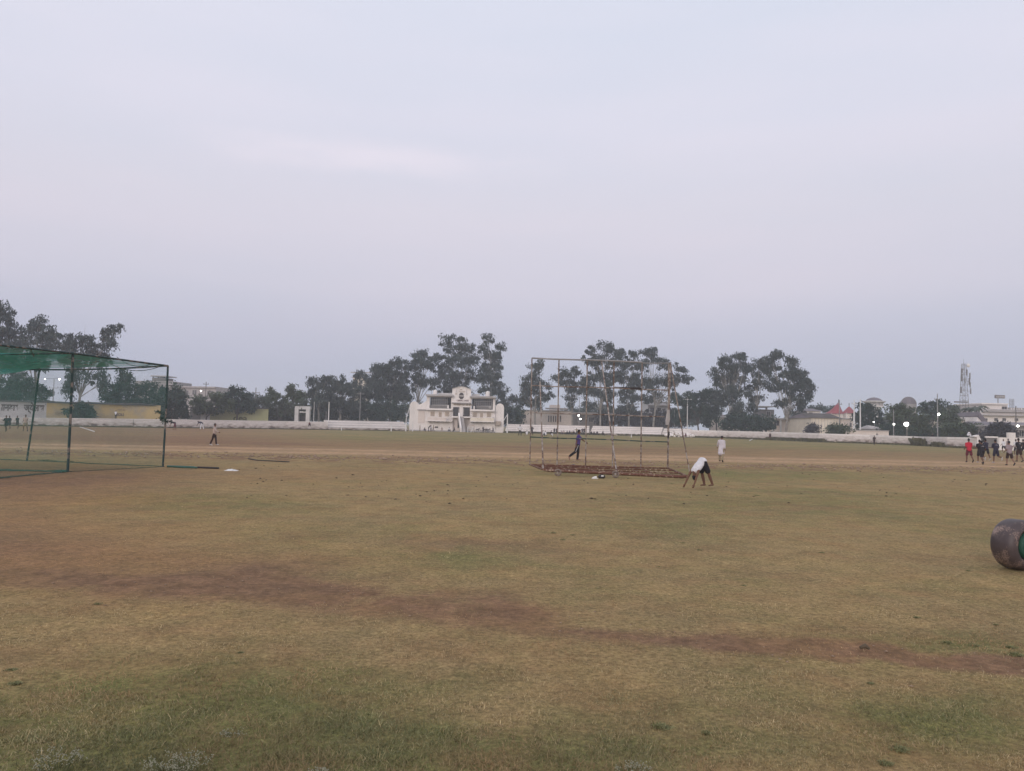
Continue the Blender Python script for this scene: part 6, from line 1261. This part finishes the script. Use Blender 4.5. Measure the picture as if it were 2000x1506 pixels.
# runners on the right (seen from behind)
for px, fy, h_, fc_, ps, sh_, bt, ty, shoe, lb, pt in [
    (1893, 903.5, 47, 78, JOG, 'red', 'maroon', 'shorts', 'shoe_d', 'runner seen from behind in a red shirt, leftmost of the running group', None),
    (1914.5, 904, 45, 84, RUN3, 'black', 'black', 'shorts', 'shoe_w', 'runner in black half hidden behind another, second from the left of the group', None),
    (1918.5, 907.5, 46, 88, RUN2, 'black', 'black', 'shorts', 'shoe_d', 'runner in black with a pale back print, front of the tight trio', 'mask_p'),
    (1926.5, 899.5, 42, 92, RUN, 'navy', 'black', 'shorts', 'shoe_w', 'runner in dark clothes, right of the tight trio', None),
    (1945.5, 904.5, 46, 90, RUN3, 'navy', 'navy', 'shorts', 'shoe_w', 'lone runner in dark navy with a pale back print, right of the trio', 'mask_p'),
    (1972, 909.5, 48, 86, JOG, 'grey', 'brown', 'shorts', 'shoe_d', 'runner in a loose grey shirt and dark shorts, lowest in the photo', None),
    (1990.5, 903, 47, 94, dict(lean=5, hL=6, kL=6, hR=-6, kR=20, sL=-10, eL=95, sR=10, eR=95), 'black', 'brown', 'shorts', 'shoe_d', 'runner in a black jacket with a pale back print at the right edge', 'mask_p'),
    (1960.5, 884, 25, 90, JOG, 'white', 'black', 'shorts', 'shoe_w', 'small far person in white top and black shorts beyond the runners', None),
    (1969.5, 884, 27, 95, STAND, 'grey', 'black', 'trousers', 'shoe_d', 'far person with only head showing above the grey shirted runner', None),
    (1985, 890, 32, 90, JOG, 'white', 'black', 'shorts', 'shoe_w', 'far person in pale clothes left of the black jacket runner', None),
    (2000, 896, 38, 90, RUN, 'black', 'black', 'shorts', 'shoe_d', 'runner in dark clothes cut by the right edge', None)]:
    person(lb, px, fy, h_, fc_, ps, sh_, bt, ty, shoe, 'skin' if px % 2 else 'skin2', detail=1, group=GRN, print_=pt)
# runners on the left behind the net
for px, fy, h_, fc_, ps, sh_, bt, lb in [(11.5, 843.5, 32, -80, RUN, 'black', 'black', 'runner in black behind the net, leftmost'), (18, 838, 26, -90, JOG, 'navy', 'black', 'runner in dark clothes half hidden behind the leftmost one'),
                                (33.5, 837, 25, -90, RUN3, 'black', 'brown', 'runner in dark sleeveless kit, third from the left behind the net'), (49, 843, 33, -70, RUN2, 'beige', 'khaki', 'runner in a pale beige shirt swinging an arm behind the net')]:
    person(lb, px, fy, h_, fc_, ps, sh_, bt, 'shorts', 'shoe_d', detail=1, group='runners behind the practice net')
# distant people
FAR = [
 (225, 818.3, 13, -90, STAND, 'white', 'black', 'person in white and black standing on the wall below the ochre lettering', 'wall', -.1),
 (341, 840, 14, 200, BEND, 'black', 'maroon', 'person in dark clothes bending down right of the right-hand net post', None, 0),
 (394, 840, 15, 160, BEND, 'navy', 'white', 'person bending over before the low wall, left of the walker', None, 0),
 (603.5, 829, 8, -60, SIT, 'maroon', 'black', 'person in dark red and black sitting on the wall below the white gate frame', None, 0),
 (820, 842.5, 9, 180, STAND, 'beige', 'khaki', 'child in beige standing under the left pavilion wing', None, 0), (828, 843, 8, 0, SIT, 'black', 'black', 'person in black crouching at the foot of the pavilion, left part', None, 0),
 (837, 843, 13, 20, dict(lean=38, hL=6, hR=-6, sL=120, eL=20, sR=60, eR=30), 'brown', 'black', 'person leaning forward with a raised arm before the pavilion', None, 0), (841.5, 843, 11, -40, STAND, 'white', 'brown', 'child in white beside the leaning person', None, 0), (846, 843, 10, 10, WALK, 'khaki', 'brown', 'child walking right of the one in white before the pavilion', None, 0),
 (863, 843.5, 9, -90, SIT2, 'beige', 'beige', 'person in pale clothes sitting on the pavilion plinth', None, 0), (877.5, 844, 10, -90, SIT, 'white', 'black', 'person in a white top and black trousers sitting before the pavilion', None, 0), (888, 843.5, 8, 170, SIT2, 'black', 'black', 'person in black sitting left of the pavilion stairs', None, 0),
 (943.5, 845.5, 12, -110, WALK, 'black', 'black', 'person in black standing between the motorcycles', None, 0), (963, 847, 14, 200, WALK2, 'black', 'black', 'person in black walking at the right corner of the pavilion', None, 0), (927, 787.5 + 12, 12, -90, STAND, 'black', 'black', 'person in black standing on the right upper gallery of the pavilion', 'gal', 0),
 (1015.5, 851.5, 22, 100, AKIM, 'white', 'black', 'person in a white shirt with hands on hips, left of the steel frame', None, 0), (1029, 852.5, 10, 90, CROSS, 'white', 'khaki', 'person in white sitting cross-legged between the two standing ones', None, 0), (1038.5, 851, 20, 90, AKIM, 'black', 'brown', 'person in black with hands on hips behind the first frame post', None, 0),
 (1060, 852.3, 11, 60, CROSS, 'white', 'black', 'person in a white top sitting on the ground, left of three', None, 0), (1066, 852.5, 10.5, 110, SIT, 'white', 'black', 'person in white sitting hunched, middle of three', None, 0), (1075.5, 853, 9, 20, SIT2, 'black', 'white', 'person in black lounging back on the ground, right of three', None, 0),
 (1082.5, 848.5, 13, -90, STAND, 'black', 'black', 'person in black standing left of the second frame post', None, 0), (1087, 848.5, 13, -90, STAND, 'navy', 'black', 'person in dark clothes standing right behind the second frame post', None, 0),
 (1097, 849.5, 7, -90, SIT, 'grey', 'brown', 'seated person in grey, first of the row right of the second post', None, 0), (1101, 849.5, 7, -90, CROSS, 'beige', 'black', 'seated person in beige, second of the row', None, 0), (1107.5, 849.8, 7, -90, SIT, 'black', 'black', 'seated person in black, third of the row', None, 0), (1112.5, 849.8, 7, -90, CROSS, 'navy', 'brown', 'seated person in navy, fourth of the row', None, 0), (1117, 849.9, 7, -90, SIT, 'khaki', 'black', 'seated person in khaki, fifth of the row', None, 0), (1120.5, 850, 7, -90, CROSS, 'brown', 'black', 'seated person in brown, sixth of the row', None, 0),
 (1126, 850, 14, 90, dict(lean=1, hL=4, hR=-4, abL=62, abR=62, eL=60, eR=60, sL=50, sR=50), 'khaki', 'black', 'standing person with both arms raised outward behind the purple walker', None, 0), (1137, 850, 14, -90, AKIM, 'navy', 'black', 'standing person in navy just right of the purple walker', None, 0), (1141, 850, 15, -90, AKIM, 'brown', 'black', 'standing person in brown beside the third frame post', None, 0),
 (1154.5, 850.7, 7, -90, CROSS, 'black', 'black', 'person in black sitting alone right of the third frame post', None, 0), (1160, 850.8, 6.5, -90, SIT, 'brown', 'black', 'person in brown sitting beside the lone one in black', None, 0), (1166, 850.8, 6.5, -90, CROSS, 'navy', 'brown', 'person in navy sitting cross-legged left of the leaning strut', None, 0), (1177, 851.5, 7, -60, SIT2, 'brown', 'brown', 'person in brown sitting with a leg out, near the leaning strut', None, 0),
 (1317.5, 854.5, 12, 170, dict(lean=16, hL=42, kL=30, hR=-28, kR=10, sL=10, eL=60, sR=-10, eR=60), 'beige', 'khaki', 'person in beige stretching in a lunge beside the rubble slope', None, 0), (1338, 854.5, 8, 30, SIT, 'maroon', 'brown', 'person in dull red squatting right of the lunging one', None, 0),
 (1504, 859, 11, 90, STAND, 'brown', 'maroon', 'person in brown standing before the wall below the tree pair', None, 0), (1707.5, 870, 18, 45, WALK, 'brown', 'brown', 'person in brown walking before the right hand wall', None, 0), (1713, 853, 9, 90, STAND, 'black', 'black', 'person in black seen from the waist up behind the right hand wall', 'behind', 0),
 (1820.5, 856, 9, -90, dict(lean=15, hL=80, kL=80, hR=76, kR=78, sL=30, eL=30, sR=26, eR=30), 'black', 'black', 'person in black perched on the right hand wall', 'wall', 0), (1890.5, 854.5, 8, 0, SIT, 'white', 'white', 'person in white sitting on top of the wall above the red shirted runner', 'wall', 0)]
for i, (px, fy, h_, fc_, ps, sh_, bt, lb, md, dz) in enumerate(FAR):
    kw = dict(Y=None, z0=0)
    if md == 'wall': Yw = wallY(px) + .2; kw = dict(Y=Yw, z0=max(.8, AT(px, fy, Yw).z) - (.0 if ps is not None and 'sit' in ps or ps is STAND else .45))
    elif md == 'behind': kw = dict(Y=wallY(px) + 1.5, z0=.4)
    elif md == 'gal': kw = dict(Y=PY - .3, z0=AT(px, fy + 1.3, PY).z)
    elif px == 603.5: kw = dict(Y=wallY(px) - .35, z0=.62)
    else: kw = dict(Y=min(GR(px, fy).y, wallY(px) - 1.0 if not 800 < px < 985 else PY - 8.5 - (px % 3)), z0=0)
    person(lb, px, fy, h_, fc_, ps, sh_, bt, 'trousers' if bt != 'maroon' else 'shorts', None, 'skin', detail=0, group=GC, **kw)

flush()

# ------------------------------------------------------------------ evening haze
hz_ = bpy.data.materials.new('evening_haze'); hz_.use_nodes = True; n = hz_.node_tree.nodes; n.remove(n['Principled BSDF'])
pv = n.new('ShaderNodeVolumePrincipled'); pv.inputs['Color'].default_value = (.87, .92, 1.0, 1); pv.inputs['Density'].default_value = .0008; pv.inputs['Anisotropy'].default_value = .0
hz_.node_tree.links.new(pv.outputs[0], n['Material Output'].inputs['Volume'])
hb = MB().box(-1600, -1600, -1.0, 1600, 1600, 60).build('haze', hz_, None); tag(hb, 'thin evening haze over the whole ground', kind='stuff')
